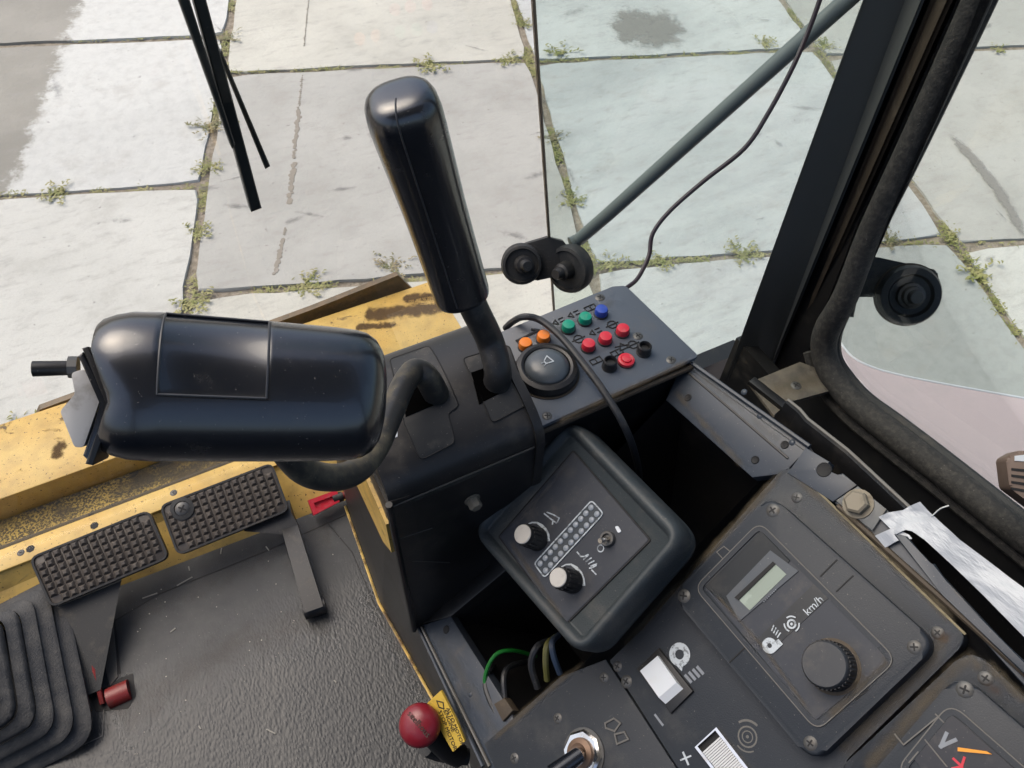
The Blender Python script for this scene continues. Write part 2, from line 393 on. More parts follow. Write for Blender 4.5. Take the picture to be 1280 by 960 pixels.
def slab_mat(name, col, col2, paint=None, line=None, soft=.05):
    """concrete; paint: a second coat beyond a ragged line (nx, ny, c) in yard coordinates"""
    m, t, p = _mat(name)
    c = mix(t, ramp(t, nz(t, 1.6, 6, .6), .35, .68), col, col2)
    c = mix(t, math_n(t, 'MULTIPLY', ramp(t, nz(t, 7, 8, .7, stretch=((1, 2.5, 1), (0, 0, .33))), .48, .72), .45), c, (.33, .315, .29))
    c = mix(t, math_n(t, 'MULTIPLY', ramp(t, nz(t, 120, 4, .7), .56, .68), .35), c, (.30, .28, .25))
    if paint:
        g = t.nodes.new('ShaderNodeNewGeometry'); dt = t.nodes.new('ShaderNodeVectorMath'); dt.operation = 'DOT_PRODUCT'
        dt.inputs[1].default_value = (line[0], line[1], 0); t.links.new(g.outputs['Position'], dt.inputs[0])
        v = math_n(t, 'ADD', math_n(t, 'SUBTRACT', dt.outputs['Value'], line[2]), math_n(t, 'MULTIPLY', math_n(t, 'SUBTRACT', nz(t, 9, 8, .75), .5), .35))
        c2 = mix(t, math_n(t, 'MULTIPLY', ramp(t, nz(t, 14, 7, .7), .4, .7), .6), paint, tuple(x*.8 for x in paint))
        c = mix(t, ramp(t, v, -.01-soft, .01+soft), c, c2)
    c = mix(t, math_n(t, 'MULTIPLY', ramp(t, nz(t, 26, 3, .5), .68, .76), .55), c, (.2, .19, .18))
    c = mix(t, math_n(t, 'MULTIPLY', ramp(t, nz(t, 3.2, 7, .7), .52, .7), .3), c, (.36, .34, .30))
    c = mix(t, math_n(t, 'MULTIPLY', ramp(t, nz(t, 5, 3, .55, stretch=((1, 9, 1), (0, 0, .9))), .66, .74), .22), c, (.25, .26, .28))
    t.links.new(c, p.inputs['Base Color']); p.inputs['Roughness'].default_value = .85
    bump(t, p, math_n(t, 'ADD', nz(t, 26, 5, .6), math_n(t, 'MULTIPLY', nz(t, 260, 5, .75), .5)), .0045); return m
def soil():
    m, t, p = _mat('joint soil'); c = mix(t, ramp(t, nz(t, 30, 6), .35, .65), (.22, .19, .14), (.34, .30, .24))
    t.links.new(c, p.inputs['Base Color']); p.inputs['Roughness'].default_value = .95; bump(t, p, nz(t, 80, 6), .01); return m
def leafmat(name, a, b):
    m, t, p = _mat(name); c = mix(t, ramp(t, nz(t, 14, 3), .35, .65), a, b); t.links.new(c, p.inputs['Base Color'])
    p.inputs['Roughness'].default_value = .6; return m
LEAF = leafmat('weed leaf', (.20, .22, .06), (.33, .31, .13)); LEAFDRY = leafmat('dry weed', (.26, .22, .12), (.18, .19, .08))

def dustmat(name, col, lo=.38, hi=.9, sc=38, top=.42):
    m, t, p = _mat(name); a = t.nodes.new('ShaderNodeAttribute'); a.attribute_name = 'cover'
    t.links.new(mix(t, nz(t, 90, 4), col, tuple(x*.6 for x in col)), p.inputs['Base Color']); p.inputs['Roughness'].default_value = .95; p.inputs['Specular IOR Level'].default_value = .1
    f = math_n(t, 'MULTIPLY', ramp(t, math_n(t, 'ADD', nz(t, sc, 7, .7), math_n(t, 'MULTIPLY', math_n(t, 'SUBTRACT', a.outputs['Fac'], .5), .5)), lo, hi), math_n(t, 'MULTIPLY', ramp(t, a.outputs['Fac'], 0, .6), top))
    t.links.new(f, p.inputs['Alpha']); return m
DUST = dustmat('settled dust', (.20, .165, .115)); RUSTD = dustmat('rusty dust', (.17, .10, .055), top=.4); GREYD = dustmat('grey dust', (.20, .19, .17), .42, .9, 40, .3)
GROUNDD = dustmat('worn concrete film', (.37, .36, .33), .36, .66, 9, .75)
SCUFF = dustmat('scuff film', (.24, .235, .23), .4, .85, 16, .4)
def dust(pl, px, wd, z, mat=None, parent=None, name='dust', uv=None, off=0, fade=0):
    q = [Vector(p) for p in (uv or pl.locs(px, z))]; pts = []
    for a, b in zip(q, q[1:]):
        n = max(2, min(30, int((b-a).length/.006))); pts += [a.lerp(b, k/n) for k in range(n)]
    pts.append(q[-1]); bm = bmesh.new(); L = bm.verts.layers.float.new('cover'); rows = []
    for i, p in enumerate(pts):
        d = pts[min(i+1, len(pts)-1)]-pts[max(i-1, 0)]; d.normalize(); nr = Vector((-d.y, d.x)); row = []
        for s, c in ((-1, 0), (-.45, .6), (0, 1), (.45, .6), (1, 0)):
            r = p+nr*wd*(s+off); v = bm.verts.new(pl.w(r.x, r.y, z)); v[L] = c*min(1, i/max(2, fade*len(pts)), (len(pts)-1-i)/max(2, fade*len(pts))); row.append(v)
        rows.append(row)
    for A, B in zip(rows, rows[1:]):
        for k in range(4): bm.faces.new((A[k], A[k+1], B[k+1], B[k]))
    return part(name, bm, mat or DUST, parent, smooth=0)

# ------------------------------------------------------------------ small shared pieces
def screw_mesh():
    bm = lathe([(0, .22), (.55, .2), (.85, .1), (1, 0), (1, -.25)], (0, 0, 0), (0, 0, 1), 14)
    for f in bm.faces: f.material_index = 0
    n0 = len(bm.faces); P = Plane((0, 0, 0), (0, 0, 1))
    prism(P, [(-.55, -.11), (.55, -.11), (.55, .11), (-.55, .11)], .1, .236, bm=bm)
    prism(P, [(-.11, -.55), (.11, -.55), (.11, .55), (-.11, .55)], .1, .239, bm=bm)
    bm.faces.ensure_lookup_table()
    for f in bm.faces[n0:]: f.material_index = 1
    me = new_mesh('screw', bm); me.materials.append(STEEL); me.materials.append(K_DEEP); return me
SCREW = screw_mesh()
def screw(pl, px, py, parent, rpx=9, dz=0, name='screw', dark=False):
    c = pl.hit(px, py, dz); r = rpx*pl.scale(px, py)
    a = random.random()*1.5; e = pl.e1*cos(a)+pl.e2*sin(a)
    return put(name, SCREW, parent, c, frame_rot(pl.n, e), r)
def hex_bolt(name, pl, px, py, rpx, parent, hgt=.006, washer=1.35, mat=None, dz=0):
    c = pl.hit(px, py, dz); r = rpx*pl.scale(px, py)
    bm = lathe([(0, hgt), (r*.8, hgt), (r, hgt*.85), (r, .0012)], c, pl.n, 6)
    lathe([(r*washer, 0), (r*washer, .0014), (r*.6, .0016)], c, pl.n, 20, bm=bm)
    return part(name, bm, mat or BOLT, parent)

# ================================================================== the yard
def yard(gx, gy):                               # slab grid -> world
    a = radians(-19); return (gx*cos(a)-gy*sin(a), gx*sin(a)+gy*cos(a))
bm = bmesh.new(); R0 = 60
bm.faces.new([bm.verts.new(v) for v in ((-R0, -R0, -.016), (R0, -R0, -.016), (R0, R0, -.016), (-R0, R0, -.016))])
ground = part('ground', bm, soil(), smooth=0, kind='structure')
V1 = -1.108
C_WHITE = slab_mat('slab white', (.61, .615, .565), (.54, .545, .50))
C_CREAM = slab_mat('slab cream', (.585, .58, .505), (.51, .505, .44))
C_GREY = slab_mat('slab grey beige', (.47, .47, .43), (.40, .40, .365))
C_BLUE = slab_mat('slab pale blue grey', (.46, .485, .47), (.53, .55, .535))
C_SAND = slab_mat('slab sand grey', (.44, .445, .405), (.385, .39, .355))
def gline(p1, p2):
    A, B = H(*p1, CZ), H(*p2, CZ); d = (B-A); n = Vector((d.y, -d.x, 0)).normalized(); return (n.x, n.y, A.dot(n))
C_PAINTL = slab_mat('slab brown with white coat', (.275, .268, .232), (.33, .32, .28), (.60, .61, .575), gline((0, 270), (90, 30)), .03)
C_PATCH = slab_mat('slab white with grey patch', (.56, .58, .555), (.50, .52, .50))
C_GREYR = slab_mat('slab white turning grey', (.55, .56, .54), (.5, .51, .5), (.39, .415, .39), gline((900, 700), (1010, 280)), .05)
def slab(x0, x1, y0, y1, mat):
    g = .024; bm = bmesh.new(); n = 14; pts = []
    cs = [(x0+g, y0+g), (x1-g, y0+g), (x1-g, y1-g), (x0+g, y1-g)]
    for i in range(4):
        a, b = Vector(cs[i]), Vector(cs[(i+1) % 4]); d = (b-a).normalized(); nr = Vector((-d.y, d.x))
        for k in range(n):
            q = a.lerp(b, k/n); j = random.uniform(-.006, .010)
            if k == 0: q = q + d*.02+nr*.02*0; j = .012
            q = q+nr*j; pts.append(yard(*q))
    P = Plane((0, 0, 0), (0, 0, 1)); prism(P, pts, -.04, random.uniform(-.003, .003), .008, 1, bm=bm)
    return part('concrete_slab', bm, mat, ground, smooth=30)
def column(c, r0, step, mats, lo, hi):
    for k in range(lo, hi):
        slab(V1+2*c, V1+2*c+2, r0+step*k, r0+step*(k+1), mats.get(k, mats['d']))
column(-1, 3.63, 1.57, {'d': C_SAND, 0: C_PAINTL, 1: C_PAINTL, -1: C_WHITE, -2: C_CREAM}, -3, 9)
column(-2, 3.3, 1.57, {'d': C_SAND}, -2, 6)
column(0, 2.78, 1.95, {'d': C_SAND, 0: C_GREY, 1: C_CREAM, -1: C_CREAM}, -2, 8)
column(1, 2.76, 1.94, {'d': C_SAND, 0: C_BLUE, 1: C_PATCH, -1: C_GREYR}, -2, 8)
column(2, 2.70, 1.89, {'d': C_SAND, 0: C_GREY, 1: C_SAND, -1: C_WHITE, -2: C_CREAM}, -3, 8)
column(3, 2.6, 1.89, {'d': C_SAND}, -3, 8)
column(4, 2.6, 1.89, {'d': C_SAND}, -3, 8)
# drip stains, a worn patch and cracks: thin films on the slabs
def film(name, pts, mat, z, rag=.02, sub=3):
    P = Plane((0, 0, 0), (0, 0, 1)); q = [H(*p, CZ) for p in pts]; out = []
    for i in range(len(q)):
        a, b = q[i], q[(i+1) % len(q)]
        for k in range(sub):
            v = a.lerp(b, k/sub); out.append((v.x+random.uniform(-rag, rag), v.y+random.uniform(-rag, rag)))
    return part(name, prism(P, out, z-.002, z), mat, ground)
SLOTK = plastic('slot black', (.002, .002, .002), 1.0, amt=0, specks=False, spec=.0)
STAIN = plastic('oil stain', (.275, .25, .205), .8, dust=(.36, .34, .30), amt=.7, dscale=22, specks=False)
GREYF = slab_mat('worn grey concrete', (.34, .33, .305), (.28, .27, .25))
bm = bmesh.new(); GP0 = Plane((0, 0, 0), (0, 0, 1)); zz = .005
for a, b, wd in (((378, 95), (374, 135), 2.2), ((374, 135), (367, 200), 3.6), ((368, 205), (361, 256), 4.4), ((357, 286), (354, 296), 2.6), ((354, 300), (343, 345), 3.4), ((386, 0), (380, 60), 1.6)):
    n = max(4, int(hypot(b[0]-a[0], b[1]-a[1])/2.4))
    for k in range(n):
        q = H(a[0]+(b[0]-a[0])*k/n+random.gauss(0, wd*.22), a[1]+(b[1]-a[1])*k/n, CZ); r = wd*.0034*random.uniform(.55, 1.25); zz += 4e-6; ph = random.random()*9
        prism(GP0, [(q.x+r*(1+.3*noise.noise(Vector((ph, m_*1.1, 0))))*cos(m_*pi/5.5), q.y+r*(1+.3*noise.noise(Vector((ph, m_*1.1, 0))))*sin(m_*pi/5.5)) for m_ in range(11)], .002, zz, bm=bm)
part('drip_stain', bm, STAIN, ground, smooth=0, kind='stuff')
GROUND_FILMS = True
# weeds
def blade(bm, p, d, L, wd, bend):
    d = Vector(d); side = Vector((-d.y, d.x, 0)).normalized()*wd; a = bm.verts.new(p-side); b = bm.verts.new(p+side)
    q = p+d*L*.6+Vector((0, 0, L*.22)); c = bm.verts.new(q-side*.8); e = bm.verts.new(q+side*.8)
    t = bm.verts.new(p+d*L*(1+bend)+Vector((0, 0, L*(.35-bend*.5))))
    bm.faces.new((a, b, e, c)); bm.faces.new((c, e, t))
def clump(R, n, L=.06):
    bm = bmesh.new()
    for k in range(n):
        a = random.uniform(0, 2*pi); rr = R*abs(random.gauss(0, .45)); p = Vector((rr*cos(a)*1.4, rr*sin(a), 0)); b = random.uniform(0, 2*pi)
        blade(bm, p, (cos(b), sin(b), 0), L*random.uniform(.35, 1.2), random.uniform(.002, .0055), random.uniform(0, .4))
        if random.random() < .35:               # little leaves on a creeping stem
            q = p.copy(); dr = Vector((cos(a), sin(a), 0))
            for s in range(5):
                q = q+dr*.018+Vector((random.uniform(-.01, .01), random.uniform(-.01, .01), .004)); c = random.uniform(0, 6.3)
                blade(bm, q, (cos(c), sin(c), 0), .022, .006, .3)
    return new_mesh('weed_clump', bm, 0)
CL = [clump(.06, 46, .03), clump(.085, 62, .036), clump(.04, 30, .028)]
for i, m in enumerate(CL): m.materials.append(LEAF)
CL2 = [clump(.075, 42, .045)]; CL2[0].materials.append(LEAFDRY)
for px, py, k, sc, lab in ((75, 242, 0, 1.3, 'low weed tuft in the slab joint near the left edge of the photo'), (262, 208, 1, 1.0, 'spreading weed tuft at the slab joint just below the wiper crossing'),
        (262, 158, 2, 1.2, 'narrow weed tuft in the joint left of the wiper arms'), (246, 292, 0, 1.0, 'round green weed tuft in the joint below and left of the wiper tip'), (240, 378, 0, 1.2, 'green weed tuft just above the horizontal grip'),
        (284, 48, 1, .8, 'brownish weed tuft at the slab corner behind the wiper arms'), (385, 356, 1, .8, 'weed tuft at the slab edge behind the rusty flange'), (540, 82, 0, 1.1, 'weed tuft at the slab edge above the upright lever grip'),
        (632, 75, 0, 1.0, 'low weed tuft in the slab joint left of the glass seam'), (655, 30, 1, .8, 'weed strip tuft in the joint at the top beside the glass seam'), (704, 66, 2, 1.2, 'small leafy weed right of the glass seam on the white slab edge'),
        (690, 172, 1, .7, 'weed tuft in the joint seen through tinted glass right of the seam'), (712, 250, 1, .8, 'lower weed tuft in the joint right of the glass seam above the hinge'), (765, 330, 2, 1.2, 'bright green weed tuft right of the hinge bracket'),
        (828, 325, 0, .9, 'weed tuft in the slab joint beside the purple wire'), (925, 318, 1, 1.3, 'large weed tuft left of the window pillar'), (955, 55, 0, 1.1, 'weed tuft beside the grey rod near the top of the photo'),
        (1190, 297, 0, 1.0, 'weed tuft at the slab corner right of the window pillar'), (1225, 340, 2, 1.3, 'weed tuft in the diagonal joint above the window bracket'), (1112, 300, 2, .9, 'faint weed tuft beside the rubber bushing bracket outside'),
        (1250, 62, 2, 1.0, 'small weed tuft in the joint at the upper right corner'), (28, 535, 2, 1.2, 'weed tuft beside the yellow beam end at the left edge'), (1030, 58, 1, .8, 'weed tuft at the slab corner left of the pillar top'), (490, 335, 2, .8, 'weed sprig at the slab edge above the flange corner')):
    o = put('weed_clump', (CL2[0] if ('brownish' in lab or 'faint' in lab or 'narrow' in lab or 'tinted' in lab or 'sprig' in lab) else CL[k]), None, H(px, py, CZ), Matrix.Rotation(random.uniform(0, 6), 3, 'Z'), sc*random.uniform(.6, .95), lab)
    o['category'] = 'weed'; o['group'] = 'weed tufts in the slab joints'
bm = bmesh.new()
def weed_run(a, b, dens):
    A, B = H(*a, CZ), H(*b, CZ); n = int((B-A).length*dens*2.6)
    for k in range(n):
        s = random.random(); v = noise.noise(Vector((s*9+A.x*3, A.y*2, 1)))
        if v < -.05: continue
        p = A.lerp(B, s); p += Vector((random.gauss(0, .02), random.gauss(0, .012), .0)); p.z = -.006; c = random.uniform(0, 6.3)
        blade(bm, p, (cos(c), sin(c), 0), random.uniform(.008, .028), random.uniform(.002, .0045), random.uniform(0, .4))
for run in (((289, 0), (240, 366), 240), ((640, 0), (739, 343), 420), ((985, 10), (1280, 420), 200), ((0, 53), (241, 45), 60), ((0, 242), (251, 234), 160), ((285, 89), (657, 79), 150),
            ((247, 368), (700, 340), 150), ((675, 76), (1012, 62), 140), ((729, 332), (957, 318), 220), ((1090, 303), (1203, 304), 90), ((1203, 305), (1280, 303), 40), ((1200, 310), (1280, 430), 300)): weed_run(*run)
part('weeds', bm, LEAF, smooth=0, kind='stuff')

# ================================================================== cab shell
FLOOR = 1.10
ZF = CZ-FLOOR
bm = span((-1.2, -1.1, ZF-.05), (.25, .70, ZF)); span((.25, -1.1, ZF-.05), (.64, .47, ZF), bm); cab_floor = part('cab_floor', bm, MATM, smooth=0, kind='structure')
# unseen roof, rear wall and posts, added to shade the cab and shape reflections
bm = bmesh.new(); span((-1.0, -.95, CZ+.72), (.68, .16, CZ+.78), bm, .02)  # roof raised and cut short in front so the grips catch sky
part('unseen_shade_roof', bm, plastic('unseen roof lining', (.18, .175, .165), .8, amt=.2), kind='structure')
bm = bmesh.new()
span((-1.0, -.95, ZF), (.62, -.90, CZ-.25), bm); span((-1.04, -.95, ZF-.05), (-1.0, .0, CZ-.35), bm)
for x, y in ((-1.0, -.93), (.58, -.93)): span((x, y, CZ-.4), (x+.07, y+.07, CZ+.715), bm)  # unseen posts, added for their reflections in the grips
part('unseen_rear_wall', bm, K_PANEL, kind='structure')

# ---- windscreen, leaning from the sill towards the roof
YW = .56
WP = Plane((0, .724, CZ-1.044), (0, -1, -.225), (1, 0, 0))
sa, sb2 = Vector(WP.loc(693, 385)), Vector(WP.loc(668, 0))
def seam_u(v): return sa.x+(sb2.x-sa.x)*(v-sa.y)/(sb2.y-sa.y)
v0, v1 = .004, 1.45
ws = thing('windscreen', 'two pane windscreen with tinted right pane and thin vertical seam', 'windscreen', WP.w(.3, 0))
part('glass_pane', prism(WP, [(seam_u(-.42)+.002, -.42), (1.22, -.42), (1.08, v0), (.66, v1), (seam_u(v1)+.002, v1)], -.005, 0), TINT, ws, 'tinted right glass pane', smooth=0)
part('glass_pane', prism(WP, [(-1.0, v0), (seam_u(v0)-.002, v0), (seam_u(v1)-.002, v1), (-1.0, v1)], -.005, 0), CLEAR, ws, 'clear left glass pane', smooth=0)
part('seam_seal', tube([WP.w(seam_u(-.3), -.3, -.0025), WP.w(seam_u(v1), v1, -.0025)], .0022, 8), plastic('seam brown', (.26, .20, .14), .5, amt=.4, dscale=50), ws)

# ---- pillar
PT = [((1078, 0), .318), ((1156, 0), .300), ((1163, 0), .302), ((1191, 0), .292), ((1193, 0), .297), ((1235, 0), .288)]
def pil(p, h): return H(*p, h)
top = [pil(p, h) for p, h in PT]
PB = [((910, 465), .838), ((978, 432), .77), ((984, 430), .775), ((1003, 420), .745), ((1005, 420), .755), ((1052, 415), .66)]
bot = [pil(p, h) for p, h in PB]
def ext(a, b, z): s = (z-b.z)/(a.z-b.z); return b+(a-b)*s
tp = [ext(t_, b_, CZ+.60) for t_, b_ in zip(top, bot)]; bt = [ext(t_, b_, CZ-.86) for t_, b_ in zip(top, bot)]
pillar = thing('window_pillar', 'black corner pillar between the windscreen and the side window', 'pillar', (bt[0].x, bt[0].y, bt[0].z))
back = Vector((.05, .06, 0))
def ring(L, i, j):
    d = Vector((L[i].x, L[i].y, 0)).normalized()*.06; g = (L[j]-L[i])*.06
    return [L[i], L[j], L[j]+d, L[i]+d+g]
bm = loft(ring(bt, 0, 1), ring(tp, 0, 1)); bmesh.ops.bevel(bm, geom=[e for e in bm.edges if abs((e.verts[0].co-e.verts[1].co).normalized().z) > .9], offset=.004, segments=2, affect='EDGES')
part('post', bm, K_PILLAR, pillar)
bm = loft(ring(bt, 2, 3), ring(tp, 2, 3)); bmesh.ops.bevel(bm, geom=[e for e in bm.edges if abs((e.verts[0].co-e.verts[1].co).normalized().z) > .9], offset=.005, segments=3, affect='EDGES')
part('gasket_strip', bm, K_BROWN, pillar)
def push(p, k): return p+Vector((p.x, p.y, 0)).normalized()*k
gb = [push(bt[0].lerp(bt[1], .85), .012), push(bt[5].lerp(bt[4], .4), .012)]; gt = [push(tp[0].lerp(tp[1], .85), .012), push(tp[5].lerp(tp[4], .4), .012)]
part('groove', loft(gb+[push(gb[1], .03), push(gb[0], .03)], gt+[push(gt[1], .03), push(gt[0], .03)]), K_COVER, pillar, smooth=0)
g2 = [ (a+b)/2 + Vector((.012, .014, 0)) for a, b in ((bt[1], bt[2]),)]
bm = loft(ring(bt, 4, 5), ring(tp, 4, 5)); bmesh.ops.bevel(bm, geom=[e for e in bm.edges if abs((e.verts[0].co-e.verts[1].co).normalized().z) > .9], offset=.008, segments=3, affect='EDGES')
part('window_rubber', bm, K_SEAL, pillar)

# ---- side window frame, plane x = .62
SW = Plane((.62, .2, CZ-.65), (-1, 0, 0), (0, 1, 0))
SW1 = Plane((.60, .2, CZ-.65), (-1, 0, 0), (0, 1, 0))
side = thing('side_window', 'side window with thick dusty black rubber seal and rounded lower corner', 'window', (.62, .2, CZ-.7))
cpx = [(1258, -90), (1221, 0), (1146, 165), (1088, 290), (1057, 370), (1034, 412), (1030, 440), (1040, 468), (1066, 502), (1110, 538), (1180, 592), (1280, 672), (1340, 718)]
def along(L): return L+[Vector((L[-1].x, -.25, L[-1].z-.004)), Vector((L[-1].x, -.8, L[-1].z-.004))]
path = spline(along([SW1.hit(*p) for p in cpx]), 6)
part('rubber_seal', tube(path, [.0105, .011, .0115, .0125, .0145, .0145, .0145, .0145, .0145, .0145, .0145, .0145, .0145], 14), K_SEAL, side)
opx = [(1258, -50), (1236, 0), (1150, 182), (1080, 325), (1058, 385), (1045, 418), (1045, 445), (1058, 468), (1084, 497), (1126, 528), (1190, 577), (1280, 648), (1340, 694)]
part('corner_wall', span((.60, .30, CZ-1.0), (.618, .452, CZ-.78)), K_COVER, side)
part('seal_lip', tube(spline(along([SW.hit(*p) for p in opx]), 6), .007, 8), K_RUBBER, side)
ipx = [(1010, 440), (1022, 478), (1050, 515), (1090, 550), (1160, 605), (1280, 702), (1340, 748)]
part('seal_bead', tube(spline([Plane((.597, .2, CZ-.65), (-1, 0, 0), (0, 1, 0)).hit(*p) for p in ipx], 6), .006, 8), K_SEAL, side)
gl = [SW.loc(*p) for p in opx]
cen = [(g[0], g[1]) for g in gl]
ply = cen+[(-1.0, cen[-1][1]), (-1.0, -1.2), (cen[0][0]+.05, -1.2)]
part('glass_pane', prism(Plane(SW.o+Vector((.004, 0, 0)), SW.n, SW.e1), ply, -.005, 0), glass('side glass', (.94, .965, .945), .3), side, smooth=0)
# inner wall under the seal
w1 = [SW1.hit(*p) for p in [(1022, 430), (1030, 470), (1060, 505), (1104, 542), (1174, 597), (1280, 680), (1340, 726)]]; w1.append(Vector((w1[-1].x, -.8, w1[-1].z)))
bm = bmesh.new(); V = [bm.verts.new(p) for p in w1]+[bm.verts.new((p.x, p.y, CZ-1.0)) for p in w1[::-1]]
f = bm.faces.new(V); r_ = bmesh.ops.extrude_face_region(bm, geom=[f]); bmesh.ops.translate(bm, vec=(.02, 0, 0), verts=[v for v in r_['geom'] if isinstance(v, bmesh.types.BMVert)])
part('sill_wall', bm, K_DEEP, side, smooth=0)

# pale pink mudguard outside
MG = Plane((0, 0, CZ-1.45), (0, 0, 1))
e = [(1030, 395), (1060, 441), (1090, 459), (1130, 470), (1180, 480), (1280, 498), (1400, 520)]
pts = [H(*p, 1.45) for p in e]
bm = bmesh.new(); rows = []
for p in pts:
    row = []
    for k in range(9):
        s = k/8; q = Vector((p.x + (.66-p.x)*s, p.y-.25*s*(1 if p.x > .9 else .3), p.z + .05*sin(s*1.4))); row.append(bm.verts.new(q))
    rows.append(row)
for A, B in zip(rows, rows[1:]):
    for k in range(8): bm.faces.new((A[k], A[k+1], B[k+1], B[k]))
r_ = bmesh.ops.extrude_face_region(bm, geom=bm.faces[:]); bmesh.ops.translate(bm, vec=(0, 0, -.012), verts=[v for v in r_['geom'] if isinstance(v, bmesh.types.BMVert)])
mg = thing('mudguard', 'pale pinkish mudguard plate with curved edge outside below side window', 'mudguard', (1.0, .3, CZ-1.45))
part('guard_plate', bm, PINK, mg)
part('edge_highlight', tube(spline(pts, 5), .0032, 8), WHITE, mg)  # white tube paints the bright highlight line along the curved edge

# ---- bushing bracket outside the side window
BK = Plane((.66, .33, CZ-.66), (-.45, -.5, .55), (0, 1, 0))
bk = thing('window_bracket', 'black bracket arm with round rubber bushing and bolt outside side window', 'bracket', BK.hit(1130, 368))
bm = prism(BK, rounded(BK.locs([(1062, 318), (1100, 322), (1174, 338), (1177, 360), (1150, 392), (1100, 372), (1058, 372)]), .006), -.032, -.006, .004)
part('arm', bm, K_RUBBER, bk)
s = BK.scale(1136, 368); c = BK.hit(1136, 369)
part('bushing', lathe([(0, .004), (s*24, .004), (s*27, .009), (s*35, .008), (s*38, .002), (s*37, -.012)], c, BK.n, 32), K_COVER, bk)
part('bushing_ring', lathe([(s*37, -.003), (s*39.5, -.003), (s*39.5, -.008), (s*37, -.008)], c, BK.n, 32), K_BROWN, bk)
part('bolt', lathe([(0, .03), (s*7, .03), (s*9, .026), (s*9, .021), (s*12, .020), (s*13, .012), (s*16, .011), (s*17, .003)], c, BK.n, 16), plastic('bolt dark', (.09, .085, .08), .4, amt=.4, dscale=90, metal=.5), bk)
part('strut', tube([BK.hit(1058, 395, -.01), BK.hit(1068, 345, -.01)], .008, 10), K_RUBBER, bk)

# ---- hinge clamp on the windscreen seam with rod
HG = Plane(WP.hit(680, 330, .022), (-.35, -.75, .55), (1, 0, 0))
hg = thing('glass_clamp', 'black double disc glass clamp with two bolts at the windscreen seam', 'clamp', HG.hit(680, 330))
s = HG.scale(650, 329)
c = HG.hit(652, 330)
part('disc', lathe([(0, .006), (s*20, .006), (s*21, .009), (s*24, .008), (s*26, .002), (s*25, -.010)], c, HG.n, 28), K_RUBBER, hg)
part('bolt', lathe([(0, .026), (s*6, .026), (s*7, .022), (s*8, .018), (s*11, .017), (s*12, .006)], c, (HG.n+Vector((.25, 0, .0))), 14), K_SHAFT, hg)
c2 = HG.hit(712, 336); n2 = Vector((-.95, -.35, .35)).normalized()
part('disc', lathe([(0, .006), (s*24, .006), (s*25, .009), (s*29, .008), (s*31, .002), (s*30, -.010)], c2, n2, 28), K_RUBBER, hg)
part('bolt', lathe([(0, .032), (s*6, .032), (s*7.5, .028), (s*8, .022), (s*11, .020), (s*12, .006)], c2, n2, 14), K_SHAFT, hg)
part('bridge', prism(HG, rounded(HG.locs([(655, 306), (685, 297), (705, 302), (722, 325), (700, 345), (668, 352)]), .004), -.016, -.002, .003), K_RUBBER, hg)
rp = [WP.hit(713, 304, .012), WP.hit(724, 299, .012), H(760, 268, .635), H(1060, -1, .34), H(1160, -92, .285)]
solo('support_rod', tube(rp, [.0085, .0085, .0085, .0085, .0085], 14), ROD, 'slim grey rod running diagonally from the glass clamp to the pillar top', 'rod')

# ---- wiper outside the windscreen
wp = thing('wiper', 'pair of thin black wiper arms hanging down outside the windscreen', 'wiper', H(270, 100, .4))
WPN = Plane((0, YW+.06, CZ), (0, -1, .12), (1, 0, 0))
def bar(pl, pts, z0, z1): return prism(pl, pl.locs(pts), z0, z1, .001, 1)
part('blade', bar(WPN, [(238, -12), (254, -12), (326, 258), (313, 263)], -.008, .004), WIPER, wp)
part('arm', bar(WPN, [(218, -12), (232, -12), (291, 175), (287, 180)], -.002, .010), WIPER, wp)
part('linkage', bar(WPN, [(276, 72), (281, 70), (342, 215), (336, 219)], -.016, -.010), WIPER, wp)

# ================================================================== yellow front frame
fr = thing('front_frame', 'worn yellow steel front beam with rusty upright flange ahead of the cab', 'beam', (0, .95, CZ-1.25))
def xb(name, x0, x1, y0, y1, h0, h1, mat, parent=fr, bev=.003): return part(name, span((x0, y0, CZ-h1), (x1, y1, CZ-h0), bevel=bev), mat, parent)
xb('beam', -1.5, .40, .905, 1.062, 1.14, 1.26, YEL)
xb('tray', -1.5, .40, .735, .903, 1.19, 1.25, GRIT)
bm = bmesh.new(); FLP = Plane((0, 1.075, CZ-1.15), (0, -1, 0), (1, 0, 0))
prism(FLP, FLP.locs([(50, 512), (270, 431), (390, 387), (498, 344), (522, 368)])+[(FLP.loc(522, 368)[0]+.01, -.05), (FLP.loc(54, 560)[0], -.05)], -.012, 0, 0, bm=bm)
part('flange', bm, YELRUST, fr, 'rusty brown upright flange')
RB = Plane((0, .97, CZ-1.1395), (0, 0, 1)); RUSTB = dustmat('rust film', (.12, .075, .04), .40, .66, 34, .8)
for q, wd in (([(452, 395), (520, 388), (560, 380)], .03), ([(500, 372), (545, 372), (572, 366)], .02), ([(440, 410), (500, 405)], .015), ([(70, 578), (72, 562), (84, 548)], .02)): dust(RB, q, wd, 0, RUSTB, fr, 'rust_patch')
part('kerb_angle', span((-1.5, .893, CZ-1.245), (.30, .904, CZ-1.23)), YELGR, fr)
sl = thing('cab_sill', 'yellow painted sill strip across the front of the cab floor', 'sill', (0, .72, CZ-1.1))
part('sill_wall', loft([Vector((-1.4, .665, ZF-.01)), Vector((-1.4, .708, CZ-1.048)), Vector((-1.4, .74, CZ-1.048)), Vector((-1.4, .74, ZF-.01))], [Vector((.12, .617, ZF-.01)), Vector((.12, .706, CZ-1.048)), Vector((.12, .74, CZ-1.048)), Vector((.12, .74, ZF-.01))]), YELSILL, sl, smooth=0)
part('sill_strip', span((-1.4, .706, CZ-1.049), (.12, .742, CZ-1.043), bevel=.002), YEL, sl)
